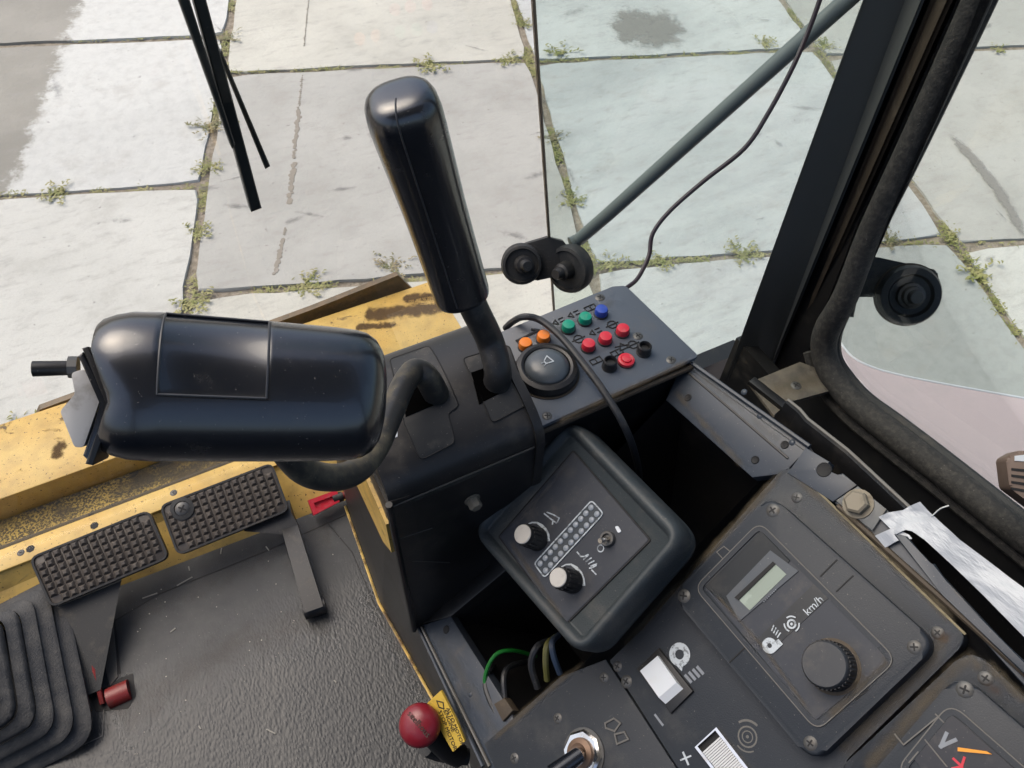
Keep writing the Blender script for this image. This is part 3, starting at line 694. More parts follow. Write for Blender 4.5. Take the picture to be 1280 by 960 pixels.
part('sill_seal', tube([(-1.4, .744, CZ-1.046), (.12, .744, CZ-1.046)], .004, 8), K_RUBBER, sl)
SP = Plane((0, .72, CZ-1.043), (0, 0, 1))
for q in ((26, 691), (217, 616)): screw(SP, *q, sl, 4.5)
for q in ((38, 686), (118, 657)): part('paint_chip', prism(SP, [(p[0], p[1]) for p in circ(SP.loc(*q), .006, 7)], 0, .0004), K_DEEP, sl)

# ================================================================== pedals
PP = Plane((-.19, .70, CZ-1.0), (0, -.45, 1), (1, 0, 0))
STUD = new_mesh('stud', prism(Plane((0, 0, 0), (0, 0, 1)), [(-.0056, -.0056), (.0056, -.0056), (.0056, .0056), (-.0056, .0056)], -.0005, .0042, taper=.0052), 0); STUD.materials.append(K_PAD)
def pedal(label, corners, arm_px, screw_px=None):
    uv = PP.locs(corners); t = thing('pedal', label, 'pedal', PP.w(*uv[0]), 'foot pedals')
    part('pad', prism(PP, rounded(uv, .012, 4), -.012, 0, .002), K_PAD, t)
    P = [Vector(q) for q in uv]; PA = atan2((P[1]-P[0]).y, (P[1]-P[0]).x); nu, nv = 13, 7
    for i in range(nu):
        for j in range(nv):
            a, b = (i+.5)/nu*.95+.025, (j+.5)/nv*.92+.04
            q = P[0].lerp(P[1], a).lerp(P[3].lerp(P[2], a), b)
            if screw_px and (q-Vector(PP.loc(*screw_px))).length < .014: continue
            if (i, j) in ((0, 0), (nu-1, 0), (0, nv-1), (nu-1, nv-1)): continue
            put('stud', STUD, t, PP.w(q.x, q.y, 0), frame_rot(PP.n, PP.e1*cos(PA)+PP.e2*sin(PA)))
    part('rim', ring_prism(PP, rounded(uv, .012, 4), inset(rounded(uv, .012, 4), .003), -.0005, .002), K_RUBBER, t)
    if screw_px:
        part('screw_seat', lathe([(.0165, 0), (.0165, .003), (.011, .0038), (.010, .002), (0, .002)], PP.hit(*screw_px), PP.n, 24), K_RUBBER, t)
        screw(PP, *screw_px, t, 9, .003)
    A = [Vector(p) for p in arm_px]
    return t
t = pedal('left studded foot pedal on a black arm beside the rubber boot', [(36, 697), (186, 637), (212, 697), (64, 760)], [])
a0, a1 = PP.hit(105, 745, -.013), H(112, 868, 1.085)
bm = bmesh.new(); sd_ = Vector((1, 0, 0))
loft([a0-sd_*.035, a0+sd_*.05, a0+sd_*.05+Vector((0, .02, -.01)), a0-sd_*.035+Vector((0, .02, -.01))], [a1-sd_*.014, a1+sd_*.014, a1+sd_*.014+Vector((0, .02, -.012)), a1-sd_*.014+Vector((0, .02, -.012))], bm)
part('arm', bm, K_RUBBER, t)
part('arm_edge', tube([H(101, 790, 1.07), H(118, 838, 1.08), H(128, 880, 1.095)], .0035, 8), REDP, t)
part('hinge_tube', tube([H(136, 874, 1.1), H(163, 862, 1.1)], .0145, 16), REDP, t)
t = pedal('right studded foot pedal with a large cross head screw in its pad', [(199, 632), (340, 578), (362, 638), (222, 695)], [], (228, 636))
bm = bmesh.new(); a0 = PP.hit(300, 652, -.013); b0 = PP.hit(358, 640, -.013); a1 = H(390, 762, 1.075); 
loft([PP.hit(305, 664, -.012), PP.hit(364, 640, -.012), PP.hit(362, 625, -.022), PP.hit(310, 640, -.022)], [PP.hit(352, 668, -.012)]+[PP.hit(374, 660, -.012), PP.hit(372, 655, -.022), PP.hit(350, 660, -.022)], bm)
loft([PP.hit(352, 662, -.0121), PP.hit(372, 656, -.0121), PP.hit(371, 650, -.0225), PP.hit(350, 656, -.0225)], [H(381, 766, 1.07), H(404, 758, 1.07), H(404, 754, 1.09), H(381, 760, 1.09)], bm)
part('arm', bm, K_SHAFT, t)
part('roller', tube([H(380, 765, 1.085), H(407, 756, 1.085)], .0115, 14), K_SHAFT, t)
# slot cut, hole and scraps on the mat
FP = Plane((0, .6, ZF), (0, 0, 1))
fd = K_DEEP
part('slot', prism(FP, FP.locs([(141, 774), (144, 773), (151, 842), (148, 843)]), -.002, .0006), fd, cab_floor)
part('slot', prism(FP, FP.locs([(150, 848), (166, 842), (170, 870), (160, 886), (120, 890), (112, 872)]), -.002, .0006), fd, cab_floor)
part('worn_flap', prism(FP, FP.locs([(100, 768), (142, 780), (148, 846), (138, 858), (122, 800)]), -.001, .0015, .0005, 1), plastic('brown worn vinyl', (.075, .07, .062), .6, amt=.6, dscale=40), cab_floor)
part('mat_seam', poly_line(FP, FP.locs([(130, 888), (128, 920), (48, 958)]), .0012, 0, .0008), TRIM, cab_floor)
part('mat_joint', poly_line(FP, FP.locs([(120, 790), (200, 742), (330, 690), (440, 640)]), .0012, 0, .0006), K_DEEP, cab_floor)
part('mat_joint', poly_line(FP, FP.locs([(408, 652), (440, 690), (470, 760)]), .0012, 0, .0006), K_DEEP, cab_floor)
bm = bmesh.new()
for a, b in (((276, 692), (277, 686)), ((333, 684), (336, 688)), ((334, 912), (344, 917)), ((236, 709), (237, 713)), ((179, 748), (196, 742)), ((222, 732), (240, 722)), ((418, 851), (420, 853)), ((249, 908), (251, 911)), ((214, 790), (219, 786))):
    strip(FP, FP.loc(*a), FP.loc(*b), .0016, .0002, .0014, bm)
for k in range(55):
    q = FP.loc(random.uniform(140, 520), random.uniform(660, 960)); r = random.uniform(.0004, .0011); prism(FP, circ(q, r, 5), 0, .0006, bm=bm)
part('litter', bm, plastic('litter white', (.28, .27, .24), .8, amt=.3), smooth=0, kind='stuff')

# ---- steering boot bottom left
bt_ = thing('rubber_boot', 'pleated black rubber boot at the lower left corner of the floor', 'boot', H(-20, 880, 1.1))
BP0 = Vector(H(4, 866, 1.1)); ax = Vector((-.28, -.12, 1)).normalized()
BPL = Plane(BP0, ax, H(110, 905, 1.1)-H(-10, 958, 1.1))
hw = .112
for k in range(7):
    z0 = .0+k*.017; a = hw*(1-.105*k); b = hw*1.05*(1-.105*k)
    def rr(sc, rad=.034): return rounded([(-a*sc, -b*sc), (a*sc, -b*sc), (a*sc, b*sc), (-a*sc, b*sc)], rad*(1-.09*k), 6)
    bm = bmesh.new(); L = [(rr(1.0), z0), (rr(1.02), z0+.006), (rr(.99), z0+.010), (rr(.92), z0+.013), (rr(.885), z0+.018)]
    rows = [[bm.verts.new(BPL.w(p[0], p[1], z)) for p in pts] for pts, z in L]; n = len(rows[0])
    for A, B in zip(rows, rows[1:]):
        for i in range(n): bm.faces.new((A[i], A[(i+1) % n], B[(i+1) % n], B[i]))
    if k == 6: bm.faces.new(rows[-1])
    part('pleat', bm, K_BOOT, bt_, smooth=50)

# ---- red clip on the floor by the lever console
RC = Plane(H(405, 630, 1.08), (.1, -.5, 1), (1, 0, 0))
rc = thing('red_clip', 'small bright red hook clip on the floor beside the lever console', 'clip', RC.o)
bm = poly_line(RC, RC.locs([(418, 617), (388, 628), (393, 641), (420, 627)]), .007, 0, .012)
prism(RC, RC.locs([(416, 620), (390, 629), (394, 639), (418, 626)]), .001, .007, bm=bm); part('hook', bm, RED, rc); part('collar', tube([RC.hit(416, 624, .006), RC.hit(428, 620, .006)], .008, 12), K_SHAFT, rc)
part('stem', tube([RC.hit(428, 620, .006), RC.hit(450, 612, .006)], .006, 12), REDP, rc)

# ================================================================== console (dash body)
CN = Plane((.069, .297, CZ-.827), (-.85, .2, 1), (1, .12, .85))
con = thing('console', 'black sloping side console with open bay and painted rails', 'console', (.25, .1, CZ-1.1))
def cpl(name, px, z0, z1, mat, bev=.0015, rnd=0, label=None, parent=None):
    uv = CN.locs(px, z1)
    if rnd: uv = rounded(uv, rnd)
    return part(name, prism(CN, uv, z0, z1, bev), mat, parent or con, label)
# rails round the open bay
cpl('rail', [(525, 782), (563, 770), (640, 892), (655, 960), (612, 962)], -.012, .0, K_RAIL)
cpl('rail', [(845, 470), (862, 452), (1012, 558), (980, 592), (940, 597), (832, 500)], -.012, .0, K_RAIL)
cpl('back_ledge', [(525, 781), (610, 706), (700, 625), (720, 640), (563, 771)], -.02, -.0015, K_COVER)
part('fold_line', tube([CN.hit(857, 463, .0004), CN.hit(985, 573, .0004)], .0011, 6), K_COVER, con)
part('rail_lip', tube([CN.hit(862, 452, .002), CN.hit(1012, 558, .002)], .002, 6), K_RAIL, con)
# bay: black walls and bottom
bay = [CN.loc(*p) for p in [(563, 770), (835, 500), (940, 598), (640, 892)]]
bay = [(bay[0][0]-.004, bay[0][1]), (bay[1][0]+.0, bay[1][1]+.01), (bay[2][0]+.006, bay[2][1]), (bay[3][0], bay[3][1]-.01)]
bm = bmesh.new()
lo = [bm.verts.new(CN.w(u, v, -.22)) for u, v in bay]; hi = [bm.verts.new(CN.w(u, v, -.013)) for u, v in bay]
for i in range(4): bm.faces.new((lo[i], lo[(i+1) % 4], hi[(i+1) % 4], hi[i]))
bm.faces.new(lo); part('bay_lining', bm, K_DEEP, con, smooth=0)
# side wall down to the floor
bm = bmesh.new()
A = [Vector((.060, .47, CZ-.56)), Vector((.060, .297, CZ-.545)), CN.hit(525, 782, -.001), CN.hit(612, 962, -.001), CN.hit(680, 1100, -.001)]
Bq = [H(425, 600, FLOOR+.02), H(436, 640, FLOOR+.02), H(478, 760, FLOOR+.02), H(552, 892, FLOOR+.02), H(640, 1050, FLOOR+.02)]
va = [bm.verts.new(p) for p in A]; vb = [bm.verts.new(p) for p in Bq]
for i in range(4): bm.faces.new((va[i], va[i+1], vb[i+1], vb[i]))
r_ = bmesh.ops.extrude_face_region(bm, geom=bm.faces[:]); bmesh.ops.translate(bm, vec=(.02, 0, -.004), verts=[v for v in r_['geom'] if isinstance(v, bmesh.types.BMVert)])
part('side_wall', bm, K_COVER, con, smooth=0)
part('wall_edge', tube([Bq[1]+Vector((-.003, 0, .022)), Bq[2]+Vector((-.003, 0, .022)), Bq[3]+Vector((-.003, 0, .022))], .0022, 6), YELGR, con)
part('rail_edge', tube([CN.hit(527, 784, .0015), CN.hit(612, 958, .0015)], .0016, 6), TRIM, con)
part('rail_edge', tube([CN.hit(519, 776, -.004), CN.hit(604, 958, -.004)], .0022, 6), K_RAIL, con)
bm = bmesh.new(); 
for q in ((558, 787), ): lathe([(0, .0012), (.0035, .001), (.0045, .0002)], CN.hit(*q, 0), CN.n, 12, bm)
part('rail_hole', bm, K_DEEP, con)
for q in ((860, 497), (944, 575), (981, 556)):
    part('rail_hole', lathe([(0, .0004), (.0026, .0005), (.0032, .0008), (.0038, .0002)], CN.hit(*q), CN.n, 12), K_DEEP, con)
for q in ((950, 520), (990, 553), (930, 490), (588, 868)): part('rivet', lathe([(0, .0014), (.002, .001), (.003, 0)], CN.hit(*q, 0), CN.n, 10), K_RAIL, con)

ow = [CN.hit(*p, -.003) for p in ((700, 470), (862, 452), (1012, 558), (1043, 600), (1290, 835))]
bm = bmesh.new(); va = [bm.verts.new(p) for p in ow]; vb = [bm.verts.new(p+Vector((0, 0, -.4))) for p in ow]
for i in range(4): bm.faces.new((va[i], va[i+1], vb[i+1], vb[i]))
r_ = bmesh.ops.extrude_face_region(bm, geom=bm.faces[:]); bmesh.ops.translate(bm, vec=(-.006, -.004, 0), verts=[v for v in r_['geom'] if isinstance(v, bmesh.types.BMVert)])
part('outer_wall', bm, K_COVER, con, smooth=0)
part('front_bulkhead', span((.19, .475, CZ-1.3), (.66, .50, CZ-.865)), K_COVER, con)
# lower panels
PZ = .004
pa = thing('switch_board', 'flat black lower left panel carrying the toggle switch', 'panel', CN.hit(720, 900))
uv = CN.locs([(605, 930), (700, 846), (757, 824), (846, 962), (960, 1150), (700, 1150)], PZ)
part('plate', prism(CN, uv, -.012, PZ, .001), K_PANEL, pa)
for q in ((697, 898), (643, 948), (755, 847)): screw(CN, *q, pa, 6.5, PZ)
pb = thing('control_plate', 'large black panel holding the meter unit and rocker switches', 'panel', CN.hit(900, 800))
uv = rounded(CN.locs([(762, 826), (803, 786), (985, 578), (1213, 797), (1060, 948), (990, 1100), (940, 1110), (849, 962)], PZ+.001), [.001, .004, .012, .012, .004, 0, 0, 0])
part('plate', prism(CN, uv, -.012, PZ+.001, .001), K_PANEL, pb)
part('plate_edge', poly_line(CN, CN.locs([(1000, 592), (1206, 792)], PZ), .0016, PZ, PZ+.0016), plastic('dusty edge', (.2, .17, .1), .7, amt=.5), pb)
for q, rr_ in (((772, 833), 6.5), ((783, 852), 8), ((996, 622), 7), ((1172, 791), 8)): screw(CN, *q, pb, rr_, PZ+.001)
pc = thing('gauge_panel', 'lower right black panel with framed gauge window and orange needle', 'panel', CN.hit(1200, 880))
uv = rounded(CN.locs([(1048, 962), (1214, 808), (1400, 985), (1250, 1120)], PZ+.0015), [.006, .014, 0, 0])
part('plate', prism(CN, uv, -.012, PZ+.0015, .001), K_PANEL, pc)

# ---- meter unit
mt = thing('meter_unit', 'black framed meter unit with small display and round knob', 'meter', CN.hit(1005, 790))
Z1 = .020
out = rounded(CN.locs([(840, 745), (962, 618), (1172, 805), (1016, 955)], Z1), .014, 6)
part('bezel', prism(CN, out, PZ+.001, Z1, .003, 3), K_PANEL, mt)
inn = rounded(CN.locs([(868, 735), (950, 652), (1123, 825), (1022, 915)], Z1), .010, 6)
part('inner_frame', ring_prism(CN, inn, inset(inn, .0045), Z1-.0005, Z1+.0012), K_PANEL, mt)
part('frame_line', ring_prism(CN, inn, inset(inn, .0007), Z1-.0005, Z1+.0015), TRIM, mt)
win = CN.locs([(881, 733), (951, 663), (988, 701), (920, 770)], Z1+.001)
fac = inset(rounded(CN.locs([(880, 733), (951, 663), (1112, 825), (1018, 902)], Z1), .004), 0)
part('face', prism(CN, fac, Z1-.001, Z1+.0006), K_FACE, mt)
part('display_window', prism(CN, win, Z1, Z1+.0012, .0004, 1), plastic('window black', (.014, .017, .02), .35, amt=.12, dscale=40, spec=.3, specks=False), mt)
lcd_f = CN.locs([(917, 754), (972, 706), (988, 716), (923, 776)], Z1+.0013)
part('lcd_frame', prism(CN, CN.locs([(908, 745), (963, 688), (998, 714), (924, 777)], Z1+.0012), Z1+.001, Z1+.0016), plastic('lcd surround', (.055, .066, .08), .4, amt=.3), mt)
part('lcd', prism(CN, CN.locs([(923, 749), (969, 705), (983, 718), (937, 763)], Z1+.002), Z1+.0014, Z1+.002), LCD, mt)
part('lcd_shade', prism(CN, CN.locs([(918, 747), (966, 702), (969, 705), (923, 750)], Z1+.003), Z1+.0014, Z1+.0032), K_DEEP, mt)
bm = bmesh.new()
for k in range(8):
    q = CN.loc(955+k*2.1, 752-k*2.1, Z1+.0016); prism(CN, circ(q, .0006, 4), Z1+.0012, Z1+.0019, bm=bm)
part('scale_print', bm, PRINTG, mt, smooth=0)
sb = CN.locs([(945, 800), (1017, 730), (1036, 747), (959, 818)], Z1+.001)
part('symbol_strip', prism(CN, sb, Z1, Z1+.0011), plastic('strip black', (.02, .022, .024), .3, amt=.4, dscale=60), mt)
ZS = Z1+.0016
ta = ang_px(CN, (960, 815), (1030, 748))
text(CN, 'km/h', CN.loc(1017, 757, ZS), .0085, ta, ZS, PRINT, mt)
c = CN.loc(989.5, 780, ZS); bm = bmesh.new()
ring_prism(CN, circ(c, .0036, 16), circ(c, .0022, 16), ZS-.0005, ZS, bm); prism(CN, circ(c, .0011, 8), ZS-.0005, ZS, bm=bm)
for a0 in (.4, 2.5, 4.6): poly_line(CN, circ(c, .0056, 6, a0, a0+1.3), .0010, ZS-.0005, ZS, bm=bm)
part('symbol', bm, PRINT, mt, smooth=0)
c = CN.loc(962, 807, ZS); bm = bmesh.new()
ring_prism(CN, circ(c, .0058, 18), circ(c, .0018, 18), ZS-.0005, ZS, bm)
e2 = Vector((cos(ta), sin(ta))); f2 = Vector((-sin(ta), cos(ta))); cv = Vector(c)
prism(CN, [cv+e2*0-f2*.0058, cv+e2*.0085-f2*.0058, cv+e2*.0085-f2*.001, cv+e2*.003], ZS-.0005, ZS+.0002, bm=bm)
for k in range(4): strip(CN, cv+e2*.009+f2*(.0005+k*.0021), cv+e2*.0125+f2*(.0012+k*.0024), .0009, ZS-.0005, ZS, bm)
part('symbol', bm, PRINT, mt, smooth=0)
kc = CN.hit(1041, 833, Z1); s = CN.scale(1041, 833)
bm = lathe([(s*30, 0), (s*28.5, .002), (s*27.5, .017), (s*26, .0195), (s*25, .020), (0, .020)], kc, CN.n, 40)
kb = part('knob', bm, plastic('knob black', (.028, .031, .036), .4, amt=.3, dscale=60), mt)
bm = bmesh.new()
for k in range(36):
    a = k*2*pi/36; d = CN.e1*cos(a)+CN.e2*sin(a); box(kc+d*s*27.9+CN.n*.0095, (d, CN.n, d.cross(CN.n)), (.0005, .0065, .0006), bm)
part('grip_rib', bm, K_COVER, kb, smooth=0, kind='stuff')
part('knob_base', lathe([(s*33, 0), (s*33, .001), (s*29, .0014)], kc, CN.n, 32), K_BROWN, mt)
for q in ((966, 638), (855, 745), (1143, 809), (1013, 929)): screw(CN, *q, mt, 8.5, Z1)
for a, b in (((1026, 720), (1046, 700)), ((1046, 739), (1066, 720)), ((912, 828), (933, 808)), ((1070, 875), (1085, 862))):
    part('panel_joint', poly_line(CN, CN.locs([a, b], Z1), .0009, Z1-.001, Z1+.0005), K_DEEP, mt)
part('panel_joint', poly_line(CN, CN.locs([(896, 690), (905, 683), (916, 692), (906, 701)], Z1), .0007, Z1-.001, Z1+.0004, True), TRIM, mt)

# ---- gauge in the lower right
out = rounded(CN.locs([(1075, 985), (1198, 840), (1400, 1015), (1250, 1150)], Z1), .014, 6)
part('bezel', prism(CN, out, PZ+.001, Z1, .003, 3), K_PANEL, pc)
inn = rounded(CN.locs([(1120, 962), (1188, 877), (1340, 1010), (1260, 1100)], Z1), .010, 6)
part('inner_frame', ring_prism(CN, inn, inset(inn, .0045), Z1-.0005, Z1+.0012), K_PANEL, pc)
part('frame_line', ring_prism(CN, inn, inset(inn, .0007), Z1-.0005, Z1+.0015), TRIM, pc)
part('gauge_window', prism(CN, CN.locs([(1140, 945), (1190, 893), (1330, 1015), (1260, 1090)], Z1), Z1, Z1+.0008), plastic('gauge black', (.014, .015, .018), .2, amt=.3, dscale=50), pc)
ZG = Z1+.0013
vt = CN.locs([(1183, 917), (1176, 933), (1194, 925)], ZG)
part('symbol', poly_line(CN, [vt[0], vt[1], vt[2]], .0022, ZG-.0006, ZG), PRINTG, pc)
part('needle', prism(CN, CN.locs([(1197, 934), (1233, 939), (1240, 943), (1197, 939)], ZG+.002), ZG+.001, ZG+.002), NEEDLE, pc)
nc = CN.loc(1202, 958, ZG); bm = bmesh.new()
for a in (0, 1.2, 2.3, 3.5): strip(CN, nc, (nc[0]+.0055*cos(a+.5), nc[1]+.0055*sin(a+.5)), .0015, ZG-.0006, ZG+a*1e-5, bm)
part('mark', bm, RED, pc, 'red mark')
for k, (a, b) in enumerate((((1157, 925), (1184, 958)), ((1137, 953), (1148, 940)), ((1119, 918), (1130, 931)), ((1130, 931), (1173, 896)), ((1170, 893), (1180, 903)))):
    part('panel_joint', poly_line(CN, CN.locs([a, b], Z1), .0008, Z1, Z1+.0014+k*2e-5), TRIM, pc)
screw(CN, 1206, 862, pc, 10, Z1); screw(CN, 1232, 848, pc, 9, PZ+.0015)

# ---- white rocker switch with symbols
rk = thing('rocker_switch', 'white rocker switch in a black frame on the console', 'switch', CN.hit(828, 850))
fo = CN.locs([(795, 836), (823, 810), (866, 864), (838, 892)], PZ+.004)
part('frame', prism(CN, fo, PZ, PZ+.004, .001), K_COVER, rk)
ZR = PZ+.004
wv = [CN.hit(802, 839, ZR), CN.hit(824, 820, ZR), CN.hit(854, 861, ZR), CN.hit(832, 880, ZR)]
up_ = [q+CN.n*hh for q, hh in zip(wv, (.0028, .0028, .0044, .0044))]
upi = [up_[0], up_[1], up_[2].lerp(up_[1], .18), up_[3].lerp(up_[0], .18)]
bm = bmesh.new(); a = [bm.verts.new(q) for q in wv]; b = [bm.verts.new(q) for q in upi]
for i in range(4): bm.faces.new((a[i], a[(i+1) % 4], b[(i+1) % 4], b[i]))
bm.faces.new(b); part('rocker', bm, WHITE, rk, smooth=0)
c = CN.loc(849, 818, PZ+.002); bm = bmesh.new()
ring_prism(CN, circ(c, .0095, 22), circ(c, .0040, 22), PZ, PZ+.0014, bm)
prism(CN, CN.locs([(838, 824), (855, 828), (852, 839)], PZ+.0018), PZ, PZ+.0017, bm=bm)
part('lamp_symbol', bm, PRINT, pb, smooth=0)
bm = bmesh.new()
for k in range(4): strip(CN, CN.loc(858+k*5, 845-k*3.5, PZ), CN.loc(864+k*5, 852-k*3.5, PZ), .0024, PZ, PZ+.0013, bm)
part('lamp_symbol', bm, PRINTG, pb, smooth=0)
part('minus_sign', poly_line(CN, CN.locs([(820, 894), (829, 906)], PZ), .0018, PZ, PZ+.0013), PRINTG, pb)
bm = poly_line(CN, CN.locs([(852, 950), (864, 945)], PZ), .0012, PZ, PZ+.0013); poly_line(CN, CN.locs([(855, 941), (861, 955)], PZ), .0016, PZ, PZ+.00135, bm=bm)
part('plus_sign', bm, PRINT, pb, smooth=0)
c = CN.loc(935, 921, PZ); bm = bmesh.new()
ring_prism(CN, circ(c, .0078, 20), circ(c, .0066, 20), PZ, PZ+.0012, bm); prism(CN, circ(c, .0012, 8), PZ, PZ+.0013, bm=bm); ring_prism(CN, circ(c, .0045, 14), circ(c, .0037, 14), PZ, PZ+.0012, bm)
poly_line(CN, circ(c, .0115, 8, .2, 1.6), .0016, PZ, PZ+.0012, bm=bm); poly_line(CN, circ(c, .0105, 8, 3.2, 4.6), .0010, PZ, PZ+.0012, bm=bm)
part('gear_symbol', bm, TRIM, pb, smooth=0)
# ---- ribbed chrome rocker
cr = thing('ribbed_switch', 'silver framed ribbed rocker switch at the bottom edge of the console', 'switch', CN.hit(905, 940))
fo = CN.locs([(869, 934), (896, 909), (955, 985), (928, 1010)], PZ+.004)
part('frame', ring_prism(CN, fo, inset(fo, .0025), PZ, PZ+.005), CHROME, cr)
fi = inset(fo, .0028); P = [Vector(q) for q in fi]
part('well', prism(CN, fi, PZ, PZ+.0015), K_DEEP, cr)
nr_ = 26
for k in range(nr_):
    s0 = .11+.88*k/nr_; s1 = .11+.88*(k+.78)/nr_; hgt = .0035+abs(s0-.5)*.004
    q = [P[0].lerp(P[3], s0), P[1].lerp(P[2], s0), P[1].lerp(P[2], s1), P[0].lerp(P[3], s1)]
    if k == 0: ribs = bmesh.new()
    prism(CN, q, PZ+.001, PZ+hgt, bm=ribs)
part('ribbed_rocker', ribs, plastic('silver ribs', (.62, .62, .6), .35, amt=.3, dscale=120, metal=.4, specks=False), cr, smooth=0)
# ---- toggle with hex nut at the bottom
tg = thing('toggle_switch', 'black toggle switch with bright hexagon nut at the bottom edge', 'switch', CN.hit(730, 940))
s = CN.scale(730, 940); c = CN.hit(730, 942, PZ)
bm = lathe([(s*28, 0), (s*28, .004), (s*25, .0055), (s*17, .0055), (s*17, .003)], c, CN.n, 8)
part('nut', bm, CHROME, tg)
part('washer', lathe([(s*30, 0), (s*30, .0012), (s*26, .0014)], c, CN.n, 28), STEEL, tg)
part('collar', lathe([(s*19, .003), (s*18, .008), (s*12, .0095), (s*9, .0085), (0, .0085)], c, CN.n, 24), plastic('rusty collar', (.2, .13, .09), .5, amt=.6, dscale=120, metal=.5), tg)
part('lever', tube([c+CN.n*.006, CN.hit(722, 945, .030), CN.hit(690, 968, .045)], [.005, .0065, .0075], 14), K_GLOSS, tg)
bm = poly_line(CN, CN.locs([(757, 904), (768, 898), (776, 904), (769, 914), (758, 910)], PZ), .0014, PZ, PZ+.0011, True)
poly_line(CN, CN.locs([(769, 918), (781, 915), (786, 924), (772, 930)], PZ), .0014, PZ, PZ+.0012, True, bm)
part('worn_symbol', bm, TRIM, pa, smooth=0)

# ================================================================== rail to the right: hole piece, bolt, trough wall, tape
RL = Plane(CN.o+CN.n*.004, CN.n, CN.e1)
rr_ = thing('side_rail', 'dark metal rail with hole and hexagon bolt along the console edge', 'rail', RL.hit(1075, 640))
part('bracket', prism(RL, RL.locs([(1008, 560), (1038, 578), (1034, 590), (1048, 596), (1054, 592), (1072, 607), (1042, 628), (985, 592)]), -.01, .002, .001), K_RAIL, rr_)
part('hole', lathe([(0, .0021), (.0048, .0022), (.0056, .0025), (.0062, .002)], RL.hit(1031, 588), RL.n, 18), K_DEEP, rr_)
part('plate', prism(RL, RL.locs([(1043, 629), (1073, 608), (1112, 640), (1120, 668), (1150, 690), (1285, 835), (1300, 880), (1195, 762)]), -.012, .001, .001), K_RAIL, rr_)
part('bracket_plate', prism(RL, RL.locs([(1046, 627), (1074, 609), (1110, 638), (1092, 665)]), .001, .004, .001), plastic('dull plate', (.12, .125, .125), .5, dust=(.2, .16, .11), amt=.6, dscale=60), rr_)
hex_bolt('hex_bolt', RL, 1073, 630, 15, rr_, .009, 1.25, BOLT, .004)
part('plate_edge', tube([RL.hit(1047, 632, .002), RL.hit(1215, 782, .002), RL.hit(1290, 850, .002)], .0022, 6), K_BROWN, rr_)
# trough wall (thin sheet, its edge highlight painted as a paler tube)
TW = []
tp_ = [(985, 500), (1000, 512), (1010, 524), (1060, 563), (1130, 628), (1290, 775), (1340, 822)]
bm = bmesh.new(); q = [RL.hit(*p, -.012) for p in tp_]; va = [bm.verts.new(p) for p in q]; vb = [bm.verts.new(p+Vector((-.01, 0, -.4))) for p in q]
for i in range(len(q)-1): bm.faces.new((va[i], va[i+1], vb[i+1], vb[i]))
r_ = bmesh.ops.extrude_face_region(bm, geom=bm.faces[:]); bmesh.ops.translate(bm, vec=(-.004, -.001, 0), verts=[v for v in r_['geom'] if isinstance(v, bmesh.types.BMVert)])
tr = thing('cable_trough', 'deep dark trough between the console and the side window', 'trough', H(1150, 600, .9))
part('inner_wall', bm, K_COVER, tr, smooth=0)
part('wall_edge', tube(q, .0016, 6), TRIM, tr)  # pale colour stands in for the highlight on the sheet edge
bm = span((.30, -.3, CZ-1.02), (.60, .46, CZ-1.0)); part('trough_floor', bm, K_DEEP, tr, smooth=0)
# corner ledge at pillar foot
LG = Plane((.55, .38, CZ-.70), (0, 0, 1))
part('corner_ledge', prism(LG, LG.locs([(936, 478), (1000, 452), (1040, 466), (1050, 486), (985, 502), (968, 520)]), -.004, 0, .001), plastic('dusty ledge', (.07, .062, .052), .7, dust=(.17, .145, .11), amt=.8, dscale=30, lo=.35, hi=.65), tr)
screw(LG, 995, 482, tr, 7, 0)
part('ledge_fold', prism(LG, LG.locs([(934, 480), (942, 474), (988, 510), (982, 518)]), 0, .006, .002), K_COVER, tr)
# a bracket lying in the trough
BR = Plane(H(1105, 595, .78), (-.2, -.2, 1))
solo('loose_bracket', prism(BR, BR.locs([(1068, 573), (1098, 569), (1112, 590), (1125, 628), (1100, 620), (1092, 585)]), -.004, .0, .001), plastic('grey bracket', (.16, .14, .115), .7, amt=.6, dscale=60), 'bent grey brown metal bracket lying in the dark trough', 'bracket')
# aluminium tape
TP = Plane(RL.hit(1150, 660, .006), RL.n+Vector((.06, 0, 0)), RL.e1)
edge = [(1098, 646), (1110, 640), (1128, 637), (1135, 632), (1150, 627), (1162, 640), (1200, 675), (1284, 738), (1284, 800), (1230, 745), (1190, 706), (1155, 674), (1140, 664), (1132, 662), (1120, 668), (1112, 660)]
bm = prism(TP, TP.locs(edge), -.0006, .0006)
bmesh.ops.triangulate(bm, faces=[f for f in bm.faces if len(f.verts) > 4]); bmesh.ops.subdivide_edges(bm, edges=bm.edges, cuts=3, use_grid_fill=True)
for v in bm.verts: v.co += TP.n*(.004*noise.noise(v.co*38)+.0018*noise.noise(v.co*140))
m, t_, p_ = _mat('aluminium tape'); p_.inputs['Metallic'].default_value = .3; p_.inputs['Roughness'].default_value = .5; p_.inputs['Base Color'].default_value = (.38, .405, .44, 1)
bump(t_, p_, nz(t_, 60, 4, .6, stretch=((3, .6, 1), (0, 0, .75))), .0012); TAPE = m
tape = thing('foil_tape', 'crumpled strip of silver foil tape stuck along the side rail', 'tape', TP.hit(1180, 680))
part('strip', bm, TAPE, tape, smooth=60)
bm = prism(TP, TP.locs([(1094, 670), (1118, 660), (1136, 668), (1140, 673), (1122, 676), (1106, 684)], -.002), -.003, -.002)
bmesh.ops.triangulate(bm, faces=[f for f in bm.faces if len(f.verts) > 4]); bmesh.ops.subdivide_edges(bm, edges=bm.edges, cuts=3, use_grid_fill=True)
